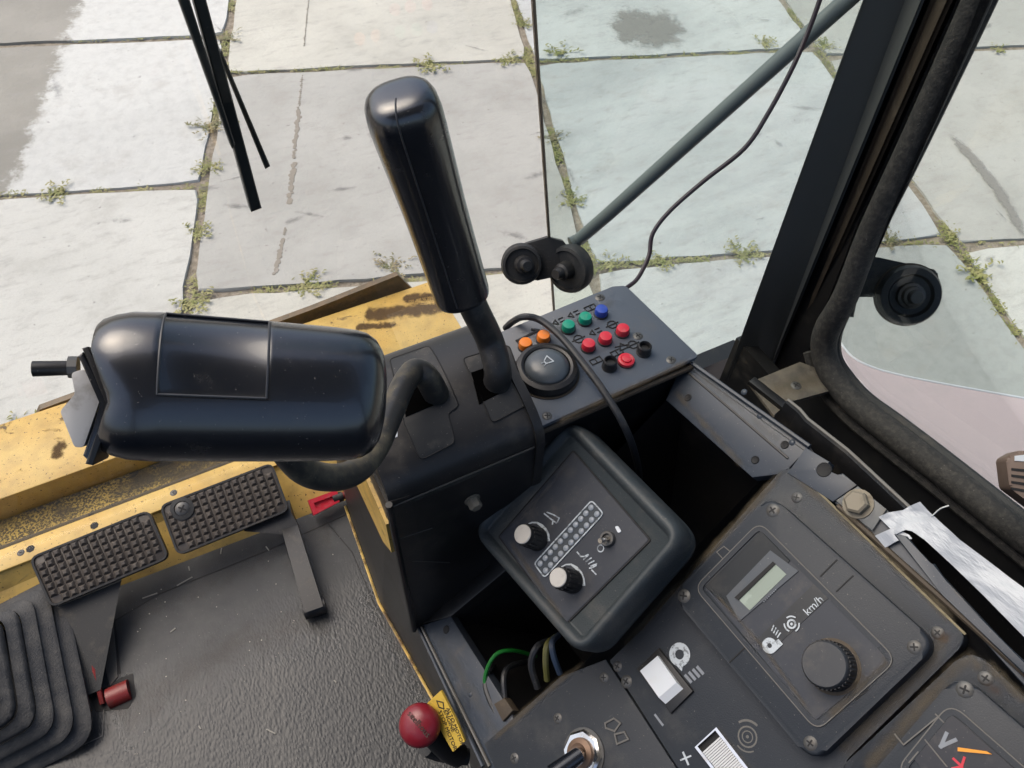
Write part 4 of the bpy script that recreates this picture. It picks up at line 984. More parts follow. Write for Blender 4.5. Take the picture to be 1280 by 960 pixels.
for v in bm.verts: v.co += TP.n*(.005*noise.noise(v.co*60+Vector((3, 1, 2))))
part('torn_flap', bm, TAPE, tape, smooth=60)
part('thread', tube(spline([TP.hit(1165, 645), TP.hit(1175, 636, .006), TP.hit(1186, 632, .008)], 3), .0005, 5), WHITEWEAR, tape)
solo('rail_flange', prism(RL, RL.locs([(1118, 668), (1136, 672), (1165, 708), (1170, 706), (1196, 745), (1290, 835), (1290, 852), (1180, 745)]), .0015, .006, .001), K_RAIL, 'narrow notched metal flange between the foil tape and control plate', 'flange')
solo('beige_grille', prism(Plane(H(1270, 590, .55), (-.6, -.3, 1)), rounded(Plane(H(1270, 590, .55), (-.6, -.3, 1)).locs([(1257, 572), (1275, 562), (1330, 580), (1330, 660), (1262, 610)]), .006), -.03, 0, .003), BEIGE, 'brown beige slotted plastic housing at the right edge of the photo', 'housing')
GP = Plane(H(1270, 590, .55), (-.6, -.3, 1)); par = bpy.data.objects['beige_grille']
for k in range(4): part('slot', prism(GP, GP.locs([(1264, 585+k*8), (1300, 588+k*9), (1300, 592+k*9), (1264, 588+k*8)]), -.002, .0006), K_DEEP, par)
part('label_strip', prism(GP, GP.locs([(1268, 570), (1300, 566), (1300, 578), (1268, 576)]), -.002, .0008), WHITE, par)

# ================================================================== lever console cover
LX0, LX1 = .062, .200
lc = thing('lever_console', 'black curved lever housing with two slotted gate plates', 'console', (.13, .36, CZ-.83))
prof = [(.297, .84), (.297, .556), (.2978, .548), (.3005, .540), (.306, .533), (.316, .5265), (.330, .5205), (.346, .516), (.362, .5135), (.378, .5125), (.394, .514), (.408, .518), (.420, .5245), (.430, .534), (.436, .548), (.438, .57), (.440, .84)]
def surf(y):
    for (a, ha), (b, hb) in zip(prof[2:], prof[3:]):
        if a <= y <= b: return ha+(hb-ha)*(y-a)/(b-a)
    return prof[2][1] if y < .3 else .57
def onsurf(px, py):
    d = ray(px, py); h = .52
    for k in range(30): h = h*.5+.5*surf(d.y/-d.z*h)
    return CAM+d*(h/-d.z)
def patch(name, px, off, mat, label=None, skirt=.002, rnd=0):
    P = [onsurf(*p) for p in px]; uv = [(p.x, p.y) for p in P]
    if rnd: uv = rounded(uv, rnd, 3)
    bm = bmesh.new(); f = bm.faces.new([bm.verts.new((u, v, 0)) for u, v in uv]); bmesh.ops.triangulate(bm, faces=[f]); bmesh.ops.subdivide_edges(bm, edges=bm.edges, cuts=4, use_grid_fill=True)
    for v in bm.verts: v.co.z = CZ-surf(v.co.y)+off
    r_ = bmesh.ops.extrude_face_region(bm, geom=bm.faces[:]); bmesh.ops.translate(bm, vec=(0, 0, -skirt), verts=[v for v in r_['geom'] if isinstance(v, bmesh.types.BMVert)])
    part(name, bm, mat, lc, label, smooth=30)
    return uv
def outline(uv, r, off, mat):
    L = []
    for a, b in zip(uv, uv[1:]+uv[:1]):
        n = max(1, int(hypot(b[0]-a[0], b[1]-a[1])/.004))
        for k in range(n): u, v = a[0]+(b[0]-a[0])*k/n, a[1]+(b[1]-a[1])*k/n; L.append((u, v, CZ-surf(v)+off))
    L.append(L[0]); part('gate_line', tube(L, r, 5), mat, lc)
bm = loft([Vector((LX0, y, CZ-h)) for y, h in prof], [Vector((LX1, y, CZ-h)) for y, h in prof])
cover = part('cover', bm, K_COVER, lc, smooth=50)
prof2 = [(y, min(h, .62)) for y, h in prof]
bm = loft([Vector((LX1-.006, y-.0028, CZ-h+.003)) for y, h in prof2], [Vector((LX1+.002, y-(.003 if h < .6 else .003), CZ-h+.003)) for y, h in prof2])
part('end_rim', bm, K_COVER, lc, smooth=50)
part('crease_line', tube([(LX0+.001, .2966, CZ-.5535), (LX1-.007, .2966, CZ-.5535)], .0009, 6), plastic('crease grey', (.05, .048, .045), .5, amt=.4), lc)  # crease drawn as a thin line paler than the cover
LP = Plane((.1, .304, CZ-.5385), (0, -.317, 1), (1, 0, 0))
GATE = plastic('gate plate', (.018, .019, .02), .5, amt=.4, dscale=40)
g1 = patch('gate_plate', [(487, 450), (536, 433), (574, 508), (560, 518), (569, 554), (525, 577), (505, 530)], .0010, GATE, 'larger stepped gate plate', rnd=.005)
outline(g1, .0006, .0010, K_DEEP)
patch('slot', [(503, 484), (549, 472), (557, 501), (507, 522)], .0016, SLOTK)
g2 = patch('gate_plate', [(578, 449), (636, 432), (660, 506), (615, 530)], .0010, GATE, 'narrow straight gate plate', rnd=.004)
outline(g2, .0006, .0010, K_DEEP)
patch('slot', [(589, 467), (624, 455), (634, 488), (599, 506)], .0016, SLOTK)
patch('corner_mark', [(494, 533), (497, 533), (497, 546), (485, 550), (484, 547), (494, 543)], .0006, WHITE, skirt=.0008)
FPn = Plane((.13, .2968, CZ-.6), (0, -1, 0), (1, 0, 0))
hex_bolt('hex_bolt', FPn, 590, 624, 8.5, lc, .010, 1.25, BOLT, .0003)
part('scratch', poly_line(FPn, FPn.locs([(500, 673), (540, 660)], 0), .0007, 0, .0004), TRIM, lc)
part('scratch', poly_line(FPn, FPn.locs([(515, 701), (562, 703)], 0), .0007, 0, .0004), TRIM, lc)
# yellow side strip
SPn = Plane((LX0-.004, .3, CZ-.6), (-1, 0, 0), (0, 1, 0))
part('yellow_side', prism(SPn, SPn.locs([(446, 603), (458, 596), (484, 655), (491, 690), (480, 676)]), -.004, .0012), YELSILL, lc)
part('side_edge', tube([(LX0-.001, .295, CZ-.545), (LX0-.001, .295, CZ-.83)], .003, 8), K_COVER, lc)

# ---- button box
BZ = .56
BN = Plane((.3, .37, CZ-BZ), (0, 0, 1), (1, 0, 0))
bb = thing('button_box', 'grey control box with coloured push buttons and round horn button', 'control box', (.3, .37, CZ-BZ-.1))
pl_uv = BN.locs([(674, 534), (874, 445), (782, 357), (766, 358), (600, 425), (640, 500)])
part('top_plate', prism(BN, rounded(pl_uv, [.001, .004, .004, .003, 0, 0], 3), -.004, 0, .0008), K_BTN, bb)
low = BN.locs([(678, 540), (868, 452), (776, 362), (600, 432)], -.0045)
bm = bmesh.new(); inn_ = inset(low, .004)
lo = [bm.verts.new(BN.w(p[0], p[1], -.34)) for p in inn_]; hi = [bm.verts.new(BN.w(p[0], p[1], -.0045)) for p in inn_]
for i in range(4): bm.faces.new((lo[i], lo[(i+1) % 4], hi[(i+1) % 4], hi[i]))
bm.faces.new(hi); part('body', bm, K_COVER, bb, smooth=0)
part('front_lip', tube([BN.hit(676, 540, -.010), BN.hit(866, 458, -.010)], .003, 8), K_BROWN, bb)
bs = BN.scale(740, 420)
def button(px, py, mat, label, kind='cap', rpx=8.4):
    c = BN.hit(px, py+3); r = rpx*bs
    if kind == 'cap': pr = [(r*1.0, 0), (r*1.0, .0025), (r*.98, .0068), (r*.88, .0084), (r*.5, .0089), (0, .009)]
    elif kind == 'socket': pr = [(r*1.02, 0), (r*1.08, .003), (r*1.0, .0095), (r*.85, .0105), (r*.74, .0095), (r*.68, .006), (0, .0062)]
    else: pr = [(r*1.1, 0), (r*1.05, .004), (r*.8, .005), (r*.62, .0045), (r*.62, .006), (r*.3, .0065), (0, .0065)]
    b = part('push_button', lathe(pr, c, BN.n, 24), mat, bb, label)
    part('collar', lathe([(r*1.14, 0), (r*1.12, .0012), (r*1.02, .0018), (r*.9, .0016)], c, BN.n, 24), K_COVER, b)
    return b
button(656.6, 431.4, ORANGE, 'left orange button'); button(679, 422, ORANGE, 'right orange button')
button(710, 409, GREEN, 'left green button'); button(731, 399, GREEN, 'right green button'); button(751, 390, BLUE, 'blue button')
button(735, 432.4, RED, 'leftmost raised red button'); button(756, 423.7, RED, 'middle raised red button'); button(777.6, 413.7, RED, 'rightmost raised red button')
button(761.6, 455.8, K_COVER, 'left hollow black button', 'socket'); button(782.3, 449.5, RED, 'flat red button with broken cap', 'flat', 9.5); button(804.4, 437.5, K_COVER, 'right hollow black button', 'socket')
hc = BN.hit(683, 466); hb = part('horn_ring', lathe([(bs*37, 0), (bs*38, .002), (bs*38, .006), (bs*36, .010), (bs*31, .0115), (bs*28, .0105), (bs*26, .007), (0, .007)], hc, BN.n, 40), K_COVER, bb)
part('ring_base', lathe([(bs*40, 0), (bs*40, .001), (bs*37, .0015)], hc, BN.n, 40), K_BROWN, bb)
part('horn_button', lathe([(bs*27, .006), (bs*27, .009), (bs*25, .012), (bs*18, .0155), (bs*9, .017), (0, .0175)], hc, BN.n, 36), plastic('horn grey', (.075, .09, .105), .3, amt=.2, dscale=40), bb)
HP = Plane(hc+Vector((0, 0, .0176)), (0, 0, 1)); bm = bmesh.new()
HU = Vector((cos(.3), sin(.3))); HV = Vector((-sin(.3), cos(.3)))
def hq(a, b): return HU*a+HV*b
poly_line(HP, [hq(-.003, .002), hq(.0035, .0045), hq(.0035, -.004), hq(-.003, -.0015)], .0009, -.001, .0004, True, bm); strip(HP, hq(-.006, .0018), hq(-.003, .001), .0008, -.001, .0004, bm); strip(HP, hq(-.006, -.0018), hq(-.003, -.001), .0008, -.001, .0004, bm)
for a in (.9, 1.57, 2.4, .2, 2.95, 4.7):
    d = Vector((cos(a), sin(a))); strip(HP, d*.012, d*.0145, .0007, -.005, -.0027, bm)
part('horn_symbol', bm, PRINT, bb, smooth=0)
for q in ((750, 372), (797.5, 420), (839, 450), (684, 520)): screw(BN, *q, bb, 6.5)
def glyph(px, py, kind):
    a = Vector(BN.loc(px, py)); u = Vector((cos(.05), sin(.05)))*.0036; v = Vector((-sin(.05), cos(.05)))*.0036; bm = bmesh.new(); z = .0009
    def L(*pts, wd=.0008, closed=False): poly_line(BN, [a+u*p[0]+v*p[1] for p in pts], wd, 0, z, closed, bm)
    if kind == 0: L((-1.6, -.8), (1.6, -.8), (1.6, .8), (-1.6, .8), closed=True); L((0, -.8), (0, .8))
    elif kind == 1: L((-1.8, 0), (-.5, .9), (-.5, -.9), closed=True); L((.4, .7), (1.7, .7)); L((.4, -.5), (1.7, -.5))
    elif kind == 2: L(*[(1.3*cos(k*.7), 1.3*sin(k*.7)) for k in range(9)], closed=True); L((-1.9, 0), (1.9, 0))
    elif kind == 3: L((-3.4, -.8), (3.6, -.4), (2.2, .7), closed=False, wd=.0022); L((-3.4, -.8), (-3.6, -1.8))
    else: L((-1.5, -1), (0, 1.1), (1.5, -1), closed=True); L((-1.9, .6), (1.9, -.3))
    part('symbol', bm, EMBOSS, bb, smooth=0)
for q in ((658, 418, 3), (698, 402, 1), (717, 393, 1), (738, 385, 0), (723, 424, 2), (744, 415, 1), (765, 406, 2), (745, 451, 0), (771, 441, 0), (791, 431, 2), (778, 433, 4)): glyph(*q)

# ---- cables
cpts = [H(632, 410, .575), H(641, 402, .56), H(655, 396, .545), H(675, 400, .545), H(700, 420, .545), H(727, 452, .545), H(755, 490, .548), H(778, 528, .56), (H(793, 565, .60)), H(799, 602, .66), H(790, 640, .70)]
solo('black_cable', tube(spline(cpts, 6), .0034, 10), WIRE_K, 'black cable looped over the button box down behind the screen unit', 'cable')
wpx = [(783, 360, .562), (797, 348, .56), (811, 320, .55), (816, 292, .535), (838, 263, .515), (880, 226, .485), (930, 186, .45), (960, 142, .42), (990, 86, .385), (1010, 40, .36), (1026, -4, .335), (1040, -50, .31)]
solo('thin_wire', tube(spline([H(*p) for p in wpx], 6), .0023, 8), WIRE_V, 'thin purplish wire rising from the button box past the windscreen', 'wire')
for name, pts, r, m, lab in (('green_wire', [CN.hit(617, 885, -.01), CN.hit(606, 850, .0), CN.hit(618, 820, .004), CN.hit(640, 813, -.01), CN.hit(670, 820, -.05)], .002, WIRE_G, 'thin green wire arching in the open console bay'),
        ('grey_wire', [CN.hit(624, 900, -.004), CN.hit(608, 860, -.002), CN.hit(612, 838, -.01), CN.hit(620, 830, -.05)], .0035, WIRE_K, 'dark grey cable along the left edge of the console bay'),
        ('plug_cable', [CN.hit(632, 880, -.006), CN.hit(630, 845, -.004), CN.hit(640, 832, -.02), CN.hit(665, 826, -.06)], .003, WIRE_K, 'dark cable ending in a flat brown connector in the bay'),
        ('loom_wire', [CN.hit(672, 860, -.01), CN.hit(664, 830, .004), CN.hit(672, 808, .006), CN.hit(690, 800, -.02)], .0034, WIRE_K, 'leftmost dark wire of the bunch beneath the screen unit corner'),
        ('loom_wire', [CN.hit(684, 850, -.01), CN.hit(682, 825, .004), CN.hit(684, 806, .006), CN.hit(694, 796, -.02)], .003, plastic('olive wire', (.12, .12, .03), .45, amt=.3), 'olive wire of the bunch beneath the screen unit corner'),
        ('loom_wire', [CN.hit(700, 842, -.01), CN.hit(692, 820, .002), CN.hit(690, 803, .004), CN.hit(698, 794, -.02)], .003, plastic('blue grey wire', (.03, .05, .09), .45, amt=.3), 'dark blue wire of the bunch beneath the screen unit corner')):
    o = solo(name, tube(spline(pts, 6), r, 8), m, lab, 'wire')
    if name == 'loom_wire': o['group'] = 'wires bunched in the open bay'
    if name == 'plug_cable':
        part('connector', prism(CN, CN.locs([(617, 880), (630, 872), (641, 888), (628, 902)], .004), -.006, .004, .001), K_BROWN, o)

# ================================================================== handset screen unit
HN = Plane(H(718, 672, .61), (-.75, .1, 1), (1, 0, .75))
hs = thing('screen_unit', 'chunky square black rubber cased control unit with LED strip and two knobs', 'control unit', HN.o-HN.n*.05)
ho = rounded(HN.locs([(715, 519), (864, 669), (727, 826), (588, 665)]), .017, 8)
DZ = -.034
bm = bmesh.new()
hb_ = HN.locs([(715, 519), (864, 669), (727, 826), (588, 665)])
rings = [(rounded(inset(hb_, d), max(.004, .023-d), 8), z) for d, z in ((.008, -.038), (.002, -.035), (0, -.027), (.0018, -.0235), (.0002, -.020), (.0002, -.009), (.0012, -.002), (.004, .0035), (.0075, .0055), (.0115, .0055), (.0155, .003), (.0175, .0005), (.0185, -.0004))]
plate = rounded(HN.locs([(716.8, 565), (812, 675), (706, 781), (625, 671)]), .002, 2)
rows = [[bm.verts.new(HN.w(p[0], p[1], z)) for p in q] for q, z in rings]; n = len(rows[0])
for A, B in zip(rows, rows[1:]):
    for i in range(n): bm.faces.new((A[i], A[(i+1) % n], B[(i+1) % n], B[i]))
bm.faces.new(rows[0][::-1]); bm.faces.new(rows[-1])
part('case', bm, K_HAND, hs, smooth=60)
part('face_plate', prism(HN, plate, -.004, .0012, .0004, 1), K_FACE, hs)
pcx = sum(p[0] for p in plate)/len(plate); pcy = sum(p[1] for p in plate)/len(plate)
part('face_groove', ring_prism(HN, [(pcx+(p[0]-pcx)*1.022, pcy+(p[1]-pcy)*1.022) for p in plate], plate, -.003, .0009), K_DEEP, hs)
FZ = .0012
def z3(x, y): return (600+x*.2031, 560+y*.2031)
lo_ = HN.locs([z3(*p) for p in ((690, 318), (768, 405), (400, 805), (332, 712))], FZ)
lr = rounded(lo_, .004, 5)
st = part('led_strip', prism(HN, lr, FZ-.0005, FZ+.0006), plastic('led strip', (.03, .04, .05), .4, amt=.2), hs)
part('strip_outline', ring_prism(HN, lr, inset(lr, .0011), FZ, FZ+.0011), PRINT, st)
a_, b_ = Vector(HN.loc(*z3(686, 368), FZ)), Vector(HN.loc(*z3(374, 712), FZ)); c_, d_ = Vector(HN.loc(*z3(722, 408), FZ)), Vector(HN.loc(*z3(407, 755), FZ))
ledme = new_mesh('led', lathe([(1, 0), (.95, .25), (.6, .5), (0, .55)], (0, 0, 0), (0, 0, 1), 14)); ledme.materials.append(plastic('led grey', (.28, .31, .35), .35, amt=.2, specks=False))
for k in range(11):
    for P0, P1 in ((a_, b_), (c_, d_)):
        q = P0.lerp(P1, k/10); put('led', ledme, st, HN.w(q.x, q.y, FZ+.0006), frame_rot(HN.n), .0027)
def knob(cx, cy, tx, ty):
    c0 = HN.hit(cx, cy, FZ); hgt = .025; s = HN.scale(cx, cy)
    ax = HN.n
    bm = lathe([(s*15, 0), (s*15, .003), (s*13.5, .005), (s*13, .022), (s*12, hgt)], c0, ax, 28)
    k = part('knob', bm, K_COVER, hs)
    lathe_c = c0+ax*hgt
    part('cap', lathe([(s*12, 0), (s*11.6, .0006), (s*11, .0009), (0, .0008)], lathe_c, ax, 28), ALU, k)
    bm = bmesh.new()
    for i in range(16):
        a = i*2*pi/16; d = HN.e1*cos(a)+HN.e2*sin(a); box(c0+d*s*13.2+ax*.014, (d, ax, d.cross(ax)), (.0006, .007, .0008), bm)
    part('grip_rib', bm, K_COVER, k, smooth=0, kind='stuff')
    return c0
k1 = knob(672, 674, 652, 671); k2 = knob(716, 727, 696, 724)
def arc(center_px, pts_px, name='dial_arc'):
    outer = HN.locs([z3(*p) for p in pts_px[0]], FZ); inner = HN.locs([z3(*p) for p in pts_px[1]], FZ)
    part(name, prism(HN, outer+inner[::-1], FZ-.0004, FZ+.0006), PRINT, hs, smooth=0)
arc(None, [[(293, 468), (320, 455), (355, 455), (385, 470), (410, 495), (427, 530), (433, 575)], [(300, 472), (322, 463), (350, 465), (374, 485), (390, 510), (398, 540), (400, 575)]])
arc(None, [[(500, 730), (530, 714), (565, 712), (600, 730), (630, 765), (645, 805), (650, 848)], [(505, 735), (530, 722), (560, 722), (588, 745), (605, 775), (614, 810), (616, 848)]])
def zl(pts, wd=.0011, bm=None, closed=False): return poly_line(HN, HN.locs([z3(*p) for p in pts], FZ), wd, FZ-.0003, FZ+.0005, closed, bm)
bm = zl([(397, 405), (447, 445), (470, 462), (478, 455), (488, 432), (455, 412), (415, 396)]); zl([(450, 445), (447, 468)], bm=bm)
part('symbol', bm, PRINT, hs, smooth=0)
bm = zl([(600, 642), (622, 668), (640, 668), (665, 657)])
for k in range(4): zl([(640+k*15, 685+k*14), (668+k*17, 660+k*18)], bm=bm)
zl([(690, 752), (714, 777)], bm=bm); zl([(676, 740), (690, 738), (716, 724)], bm=bm)
part('symbol', bm, PRINT, hs, smooth=0)
c = HN.loc(*z3(744, 618), FZ); part('symbol', ring_prism(HN, circ(c, .0034, 18), circ(c, .0024, 18), FZ-.0003, FZ+.0006), PRINT, hs, smooth=0)
part('indicator', prism(HN, rounded(HN.locs([z3(*p) for p in ((832, 485), (852, 480), (874, 516), (852, 524))], FZ), .0015, 3), FZ, FZ+.001), WHITE, hs)
tc = HN.hit(*z3(790, 562), FZ); s = HN.scale(760, 674)
tgl = part('toggle', lathe([(s*10, 0), (s*10, .003), (s*9, .004), (s*6.5, .004), (s*6, .0015), (0, .0015)], tc, HN.n, 20), STEEL, hs)
part('toggle_lever', tube([tc+HN.n*.001, HN.hit(*z3(772, 562), .009), HN.hit(*z3(738, 572), .016)], [.0016, .002, .0022], 10), CHROME, tgl)

# ================================================================== levers
def grip(name, A, B, wid, dep, lat, profile, mats, parent, seam=None, recess=None, nth=48, power=2.4, cut=None):
    """lofted grip along A->B; profile = [(t, scale)], lat = sideways axis"""
    ax = (B-A); L = ax.length; ax.normalize(); e1 = Vector(lat); e1 = (e1-ax*e1.dot(ax)).normalized(); e2 = ax.cross(e1)
    ths = [2*pi*k/nth for k in range(nth)]
    if seam is not None: ths = sorted([t for t in ths if abs(((t-seam+pi) % (2*pi))-pi) > .07]+[seam-.045, seam-.015, seam+.015, seam+.045])
    ts = profile
    if recess:
        r0, r1, q0, q1, dpt = recess; eps = .006
        ths = sorted(ths+[q0-.02, q0+.02, q1-.02, q1+.02])
        def sc(t):
            for (a, sa), (b, sb_) in zip(profile, profile[1:]):
                if a <= t <= b: return sa+(sb_-sa)*(t-a)/(b-a)
            return profile[-1][1]
        ts = sorted(profile+[(t, sc(t)) for t in (r0-eps, r0+eps, r1-eps, r1+eps)])
    bm = bmesh.new(); rows = []
    for t, s in ts:
        row = []
        for th in ths:
            c, sn = cos(th), sin(th); k = (abs(c)**power+abs(sn)**power)**(-1/power)
            off = 0
            if seam is not None and abs(th-seam) < .02: off = -.0007
            if recess and r0 < t < r1 and q0 < th < q1: off = -dpt
            w_ = Vector((c*k*wid*s, sn*k*dep*s)); l_ = w_.length; w_ *= (l_+off)/l_
            row.append(bm.verts.new(A+ax*(L*t-(cut(w_.x/wid)*max(0, (t-.72)/.28)**.7 if cut else 0))+e1*w_.x+e2*w_.y))
        rows.append(row)
    n = len(ths)
    for P, Q in zip(rows, rows[1:]):
        for i in range(n): bm.faces.new((P[i], P[(i+1) % n], Q[(i+1) % n], Q[i]))
    bm.faces.new(rows[0][::-1])
    if cut:
        mid = []
        for v in rows[-1]:
            q = v.co-A; x = q.dot(e1); mid.append(bm.verts.new(A+ax*(L*1.0-cut(x/wid)-.002)+e1*x))
        for i in range(n):
            try: bm.faces.new((rows[-1][i], rows[-1][(i+1) % n], mid[(i+1) % n], mid[i]))
            except ValueError: pass
    else: bm.faces.new(rows[-1])
    if recess:
        ln = bmesh.new(); P = []
        def sf(t, th):
            c, sn = cos(th), sin(th); k = (abs(c)**power+abs(sn)**power)**(-1/power)*sc(t); return A+ax*L*t+e1*c*k*wid+e2*sn*k*dep
        bd = [(r0, q0+(q1-q0)*k/10) for k in range(10)]+[(r0+(r1-r0)*k/10, q1) for k in range(10)]+[(r1, q1+(q0-q1)*k/10) for k in range(10)]+[(r1+(r0-r1)*k/10, q0) for k in range(11)]
        part('recess_line', tube([sf(*b) for b in bd], .0006, 6, ln), K_EDGE, parent)
    return part(name, bm, mats, parent, smooth=40), ax, e1, e2
# upright lever
lv = thing('upright_lever', 'tall upright control lever with smooth glossy black grip', 'lever', LP.hit(612, 485))
A = DP(577, 367, .605); B = DP(496, 113, .462)
to_cam = (CAM-(A+B)/2).normalized(); lat = (B-A).cross(to_cam).normalized()
pf = [(0, .90), (.012, .97), (.03, .985), (.055, .985), (.3, .99), (.5, 1.0), (.7, 1.04), (.84, 1.07), (.91, 1.07), (.948, 1.03), (.973, .93), (.988, .79), (.997, .6), (1.0, .32)]
g, ax, e1, e2 = grip('grip', A, B, .0224, .0218, lat, pf, K_GLOSS, lv, seam=None, power=2.6)
sp_ = []
for (t0, s0), (t1, s1) in zip(pf, pf[1:]):
    for k in range(6):
        if t0+(t1-t0)*k/6 < .04: continue
        t_ = t0+(t1-t0)*k/6; r_ = (s0+(s1-s0)*k/6)*.0221; ph = -.30+.06*t_
        kk = (abs(cos(ph))**2.6+abs(sin(ph))**2.6)**(-1/2.6)
        sp_.append(A.lerp(B, t_)+(to_cam-(B-A).normalized()*to_cam.dot((B-A).normalized())).normalized()*r_*cos(ph)*kk+lat*r_*sin(ph)*kk)
part('seam', tube(sp_, .0006, 6), plastic('seam edge', (.035, .038, .045), .4, amt=.1), lv)
sh = spline([LP.hit(612, 488, -.02), LP.hit(620, 480, .004), LP.hit(622, 462, .022), DP(612, 425, .635), DP(595, 390, .612), DP(585, 368, .604)], 6)
part('shaft', tube(sh, [.0112, .0118, .0116, .0116, .0116, .0115], 18), K_SHAFT, lv)
# horizontal lever
hl = thing('bent_lever', 'bent control lever with large glossy black grip lying sideways', 'lever', LP.hit(540, 495))
A = DP(478, 495, .395); B = DP(118, 480, .352)
to_cam = (CAM-(A+B)/2).normalized(); lat = (B-A).cross(to_cam).normalized()
pf = [(0, .30), (.006, .52), (.02, .72), (.045, .86), (.08, .945), (.12, .98), (.2, 1.0), (.42, 1.02), (.6, 1.03), (.8, 1.04), (.88, 1.02), (.93, .97), (.97, .90), (.985, .84)]
e2t = (B-A).normalized().cross(lat); 
g, ax, e1, e2 = grip('grip', A, B, .0335, .0325, lat, pf, K_GLOSS, hl, recess=(.435, .775, 1.47*pi, 1.88*pi, .0009), power=2.5, cut=lambda l: .0085*max(0, 1-abs(l+.2)/(.65 if l > -.2 else .8)))
GPn = Plane((A+B)/2, to_cam, B-A)
def gp(pts, d=0): return GPn.locs(pts, d)
part('switch_plate', prism(GPn, gp([(113, 438), (120, 436), (154, 500), (126, 577), (117, 575), (145, 503)]), -.020, .020, .001), K_COVER, hl)
part('switch_plate', prism(GPn, gp([(106, 447), (112, 442), (147, 503), (120, 574), (112, 566), (136, 504)]), -.016, .016, .001), K_GLOSS, hl)
rs_ = part('rocker', prism(GPn, rounded(gp([(97, 467), (113, 462), (132, 498), (126, 516), (112, 557), (101, 556), (84, 513), (102, 492)]), .002, 3), -.012, .014, .0015), GREY_SW, hl)
part('toggle_nut', tube([GPn.hit(86, 459, -.004), GPn.hit(98, 459, -.004)], .0052, 10), STEEL, hl)
part('toggle_lever', tube([GPn.hit(41, 461, -.004), GPn.hit(84, 460, -.004), GPn.hit(92, 460, -.004)], [.0036, .0034, .0026], 12), K_COVER, hl)
sh = spline([LP.hit(548, 500, -.02), LP.hit(544, 490, .012), LP.hit(532, 470, .03), DP(518, 464, .61), DP(504, 482, .59), DP(488, 520, .56), DP(470, 560, .53), DP(446, 588, .505), DP(415, 597, .48), DP(380, 588, .46), DP(350, 556, .44)], 6)
part('shaft', tube(sh, [.0108, .0108, .0105, .0100, .0094, .0090, .0088, .0088, .0088, .0088, .0085], 18), K_WORN, hl)

# ---- red stop knob with yellow tag
KP = Plane(H(524, 907, .80), (-.35, -.25, 1), (1, 0, 0))
kn = thing('stop_knob', 'dark red mushroom stop knob with engraved lettering beside the console', 'knob', KP.o)
s = KP.scale(524, 907)
part('cap', lathe([(s*10, -.012), (s*22, -.010), (s*26.5, -.004), (s*26, .001), (s*22, .005), (s*14, .0085), (s*6, .0098), (0, .010)], KP.o, KP.n, 36), REDKNOB, kn)
part('stem', tube([KP.w(0, 0, -.010), H(560, 938, .86), H(575, 945, .87)], .012, 16), K_COVER, kn)
text(KP, 'seelhous', KP.loc(524, 905, .009), .0085, ang_px(KP, (514, 892), (536, 918)), .0101, plastic('engraving', (.05, .03, .02), .6, amt=.3), kn, 'engraving', .0006)
YP = Plane(H(560, 900, .80), (-.7, -.25, .75), (0, -1, 0))
tgm = thing('yellow_tag', 'worn yellow sticker plate with stop motor lettering beside red knob', 'tag', YP.o)
part('tag_plate', prism(YP, rounded(YP.locs([(534, 879), (551, 863), (570, 900), (581, 927), (566, 940), (552, 915)]), .001, 2), -.003, 0), YELTAG, tgm)
ta = ang_px(YP, (553, 898), (566, 930)); bl = plastic('tag ink', (.03, .025, .02), .6, amt=.1, specks=False)
text(YP, 'STOP MOTOR', YP.loc(559.5, 912.5), .0062, ta, .0003, bl, tgm)
text(YP, 'ENGINE', YP.loc(561.5, 901), .0062, ta, .0003, bl, tgm)
text(YP, 'ALTO MOTOR', YP.loc(569, 908), .0058, ta, .0003, bl, tgm)
part('wear_mark', poly_line(YP, YP.locs([(546, 876), (549, 884), (555, 886), (554, 878)]), .001, 0, .0004, True), bl, tgm)
part('pull_cable', tube(spline([H(532, 935, .85), H(552, 942, .87), H(585, 946, .88)], 4), .0085, 12), K_RUBBER, kn)

# ------------------------------------------------------------------ settled dust and grime
zc = PZ+.0011+.0004
dust(CN, [(1040, 948), (1168, 822), (1178, 800), (1160, 782)], .010, zc, DUST, pb)
dust(CN, [(850, 752), (930, 664), (962, 630), (1000, 650)], .006, zc, GREYD, pb)
dust(CN, [(772, 815), (900, 675), (985, 582)], .007, zc, DUST, pb)
dust(CN, [(988, 590), (1100, 690), (1205, 790)], .006, zc, DUST, pb)
dust(CN, [(1165, 775), (1180, 798), (1185, 812)], .012, zc+.0004, RUSTD, pb)
dust(CN, [(985, 612), (1003, 630)], .009, zc+.0003, DUST, pb)
ZD = Z1+.0017
dust(CN, [(1025, 906), (1108, 828), (1095, 808)], .005, ZD, DUST, mt)
dust(CN, [(888, 735), (955, 810), (1018, 898)], .003, ZD, DUST, mt)
dust(CN, [(1062, 815), (1078, 845), (1052, 868)], .006, ZD, DUST, mt)
dust(CN, [(930, 795), (950, 815)], .004, ZD, RUSTD, mt)
zc2 = PZ+.0015+.0004
dust(CN, [(1070, 975), (1190, 838), (1212, 820), (1240, 850)], .009, zc2, DUST, pc)
dust(CN, [(1218, 838), (1243, 862), (1262, 882)], .006, zc2+.0003, RUSTD, pc)
dust(CN, [(1216, 812), (1300, 895)], .007, zc2, DUST, pc)
dust(CN, [(612, 928), (700, 850), (735, 826)], .006, PZ+.0005, DUST, pa)
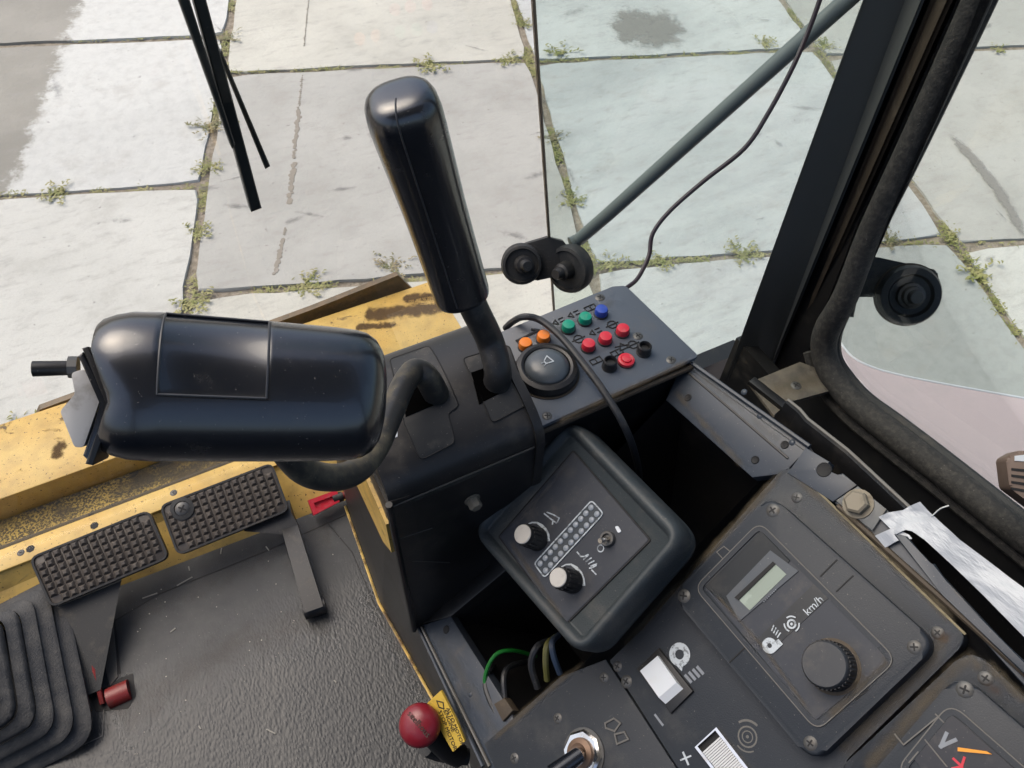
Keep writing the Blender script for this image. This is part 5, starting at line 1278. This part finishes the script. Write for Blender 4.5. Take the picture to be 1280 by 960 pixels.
dust(CN, [(770, 826), (846, 950)], .005, PZ+.0005, GREYD, pa)
dust(RL, [(1052, 622), (1066, 650), (1092, 652)], .008, .0046, DUST, rr_)
dust(RL, [(1075, 665), (1200, 775)], .006, .0016, DUST, rr_)
dust(CN, [(840, 485), (935, 590)], .006, .0006, DUST, con)
dust(CN, [(868, 462), (985, 560)], .007, .0006, GREYD, con)
dust(CN, [(545, 790), (640, 950)], .012, .0006, GREYD, con)
dust(BN, [(690, 530), (866, 448)], .006, .0004, DUST, bb)
dust(BN, [(718, 480), (735, 466)], .007, .0004, DUST, bb)
dust(BN, [(655, 425), (720, 402), (775, 372)], .010, .0004, GREYD, bb)
dust(HN, [(632, 668), (702, 772), (716, 768)], .005, .0018, DUST, hs)
dust(HN, [(640, 660), (716, 575)], .005, .0018, GREYD, hs)
dust(FPn, [(500, 632), (600, 590), (668, 560)], .008, .0004, GREYD, lc)
dust(LG, [(960, 490), (1030, 470)], .02, .0006, DUST, tr)
SIDEF = Plane((0, .6, ZF+.0004), (0, 0, 1))
dust(SIDEF, [(150, 775), (230, 735), (330, 695), (420, 665)], .05, 0, GREYD, cab_floor)
dust(SIDEF, [(460, 740), (545, 890)], .018, 0, GREYD, cab_floor)
dust(SIDEF, [(140, 900), (300, 800), (420, 770)], .05, 0, GREYD, cab_floor)

GP1 = Plane((0, 0, .0052), (0, 0, 1))
dust(GP1, [(748, 30), (800, 34), (880, 40)], .40, 0, GROUNDD, ground, 'worn_patch', fade=.3)
dust(GP1, [(1185, 165), (1215, 196), (1250, 240), (1286, 305)], .06, 0, GROUNDD, ground, 'worn_strip', fade=.15)
random.seed(21)
for k in range(34):
    px, py = random.uniform(20, 1240), random.uniform(5, 340); a = random.choice((.35, -.5, .1, 1.2, -.2))+random.gauss(0, .2); L_ = random.uniform(25, 85)
    z_ = .0056+k*3e-5
    dust(Plane((0, 0, z_), (0, 0, 1)), [(px, py), (px+L_*cos(a), py+L_*sin(a)*.6)], random.uniform(.012, .06), 0, SCUFF, ground, 'scuff_mark', fade=.45)
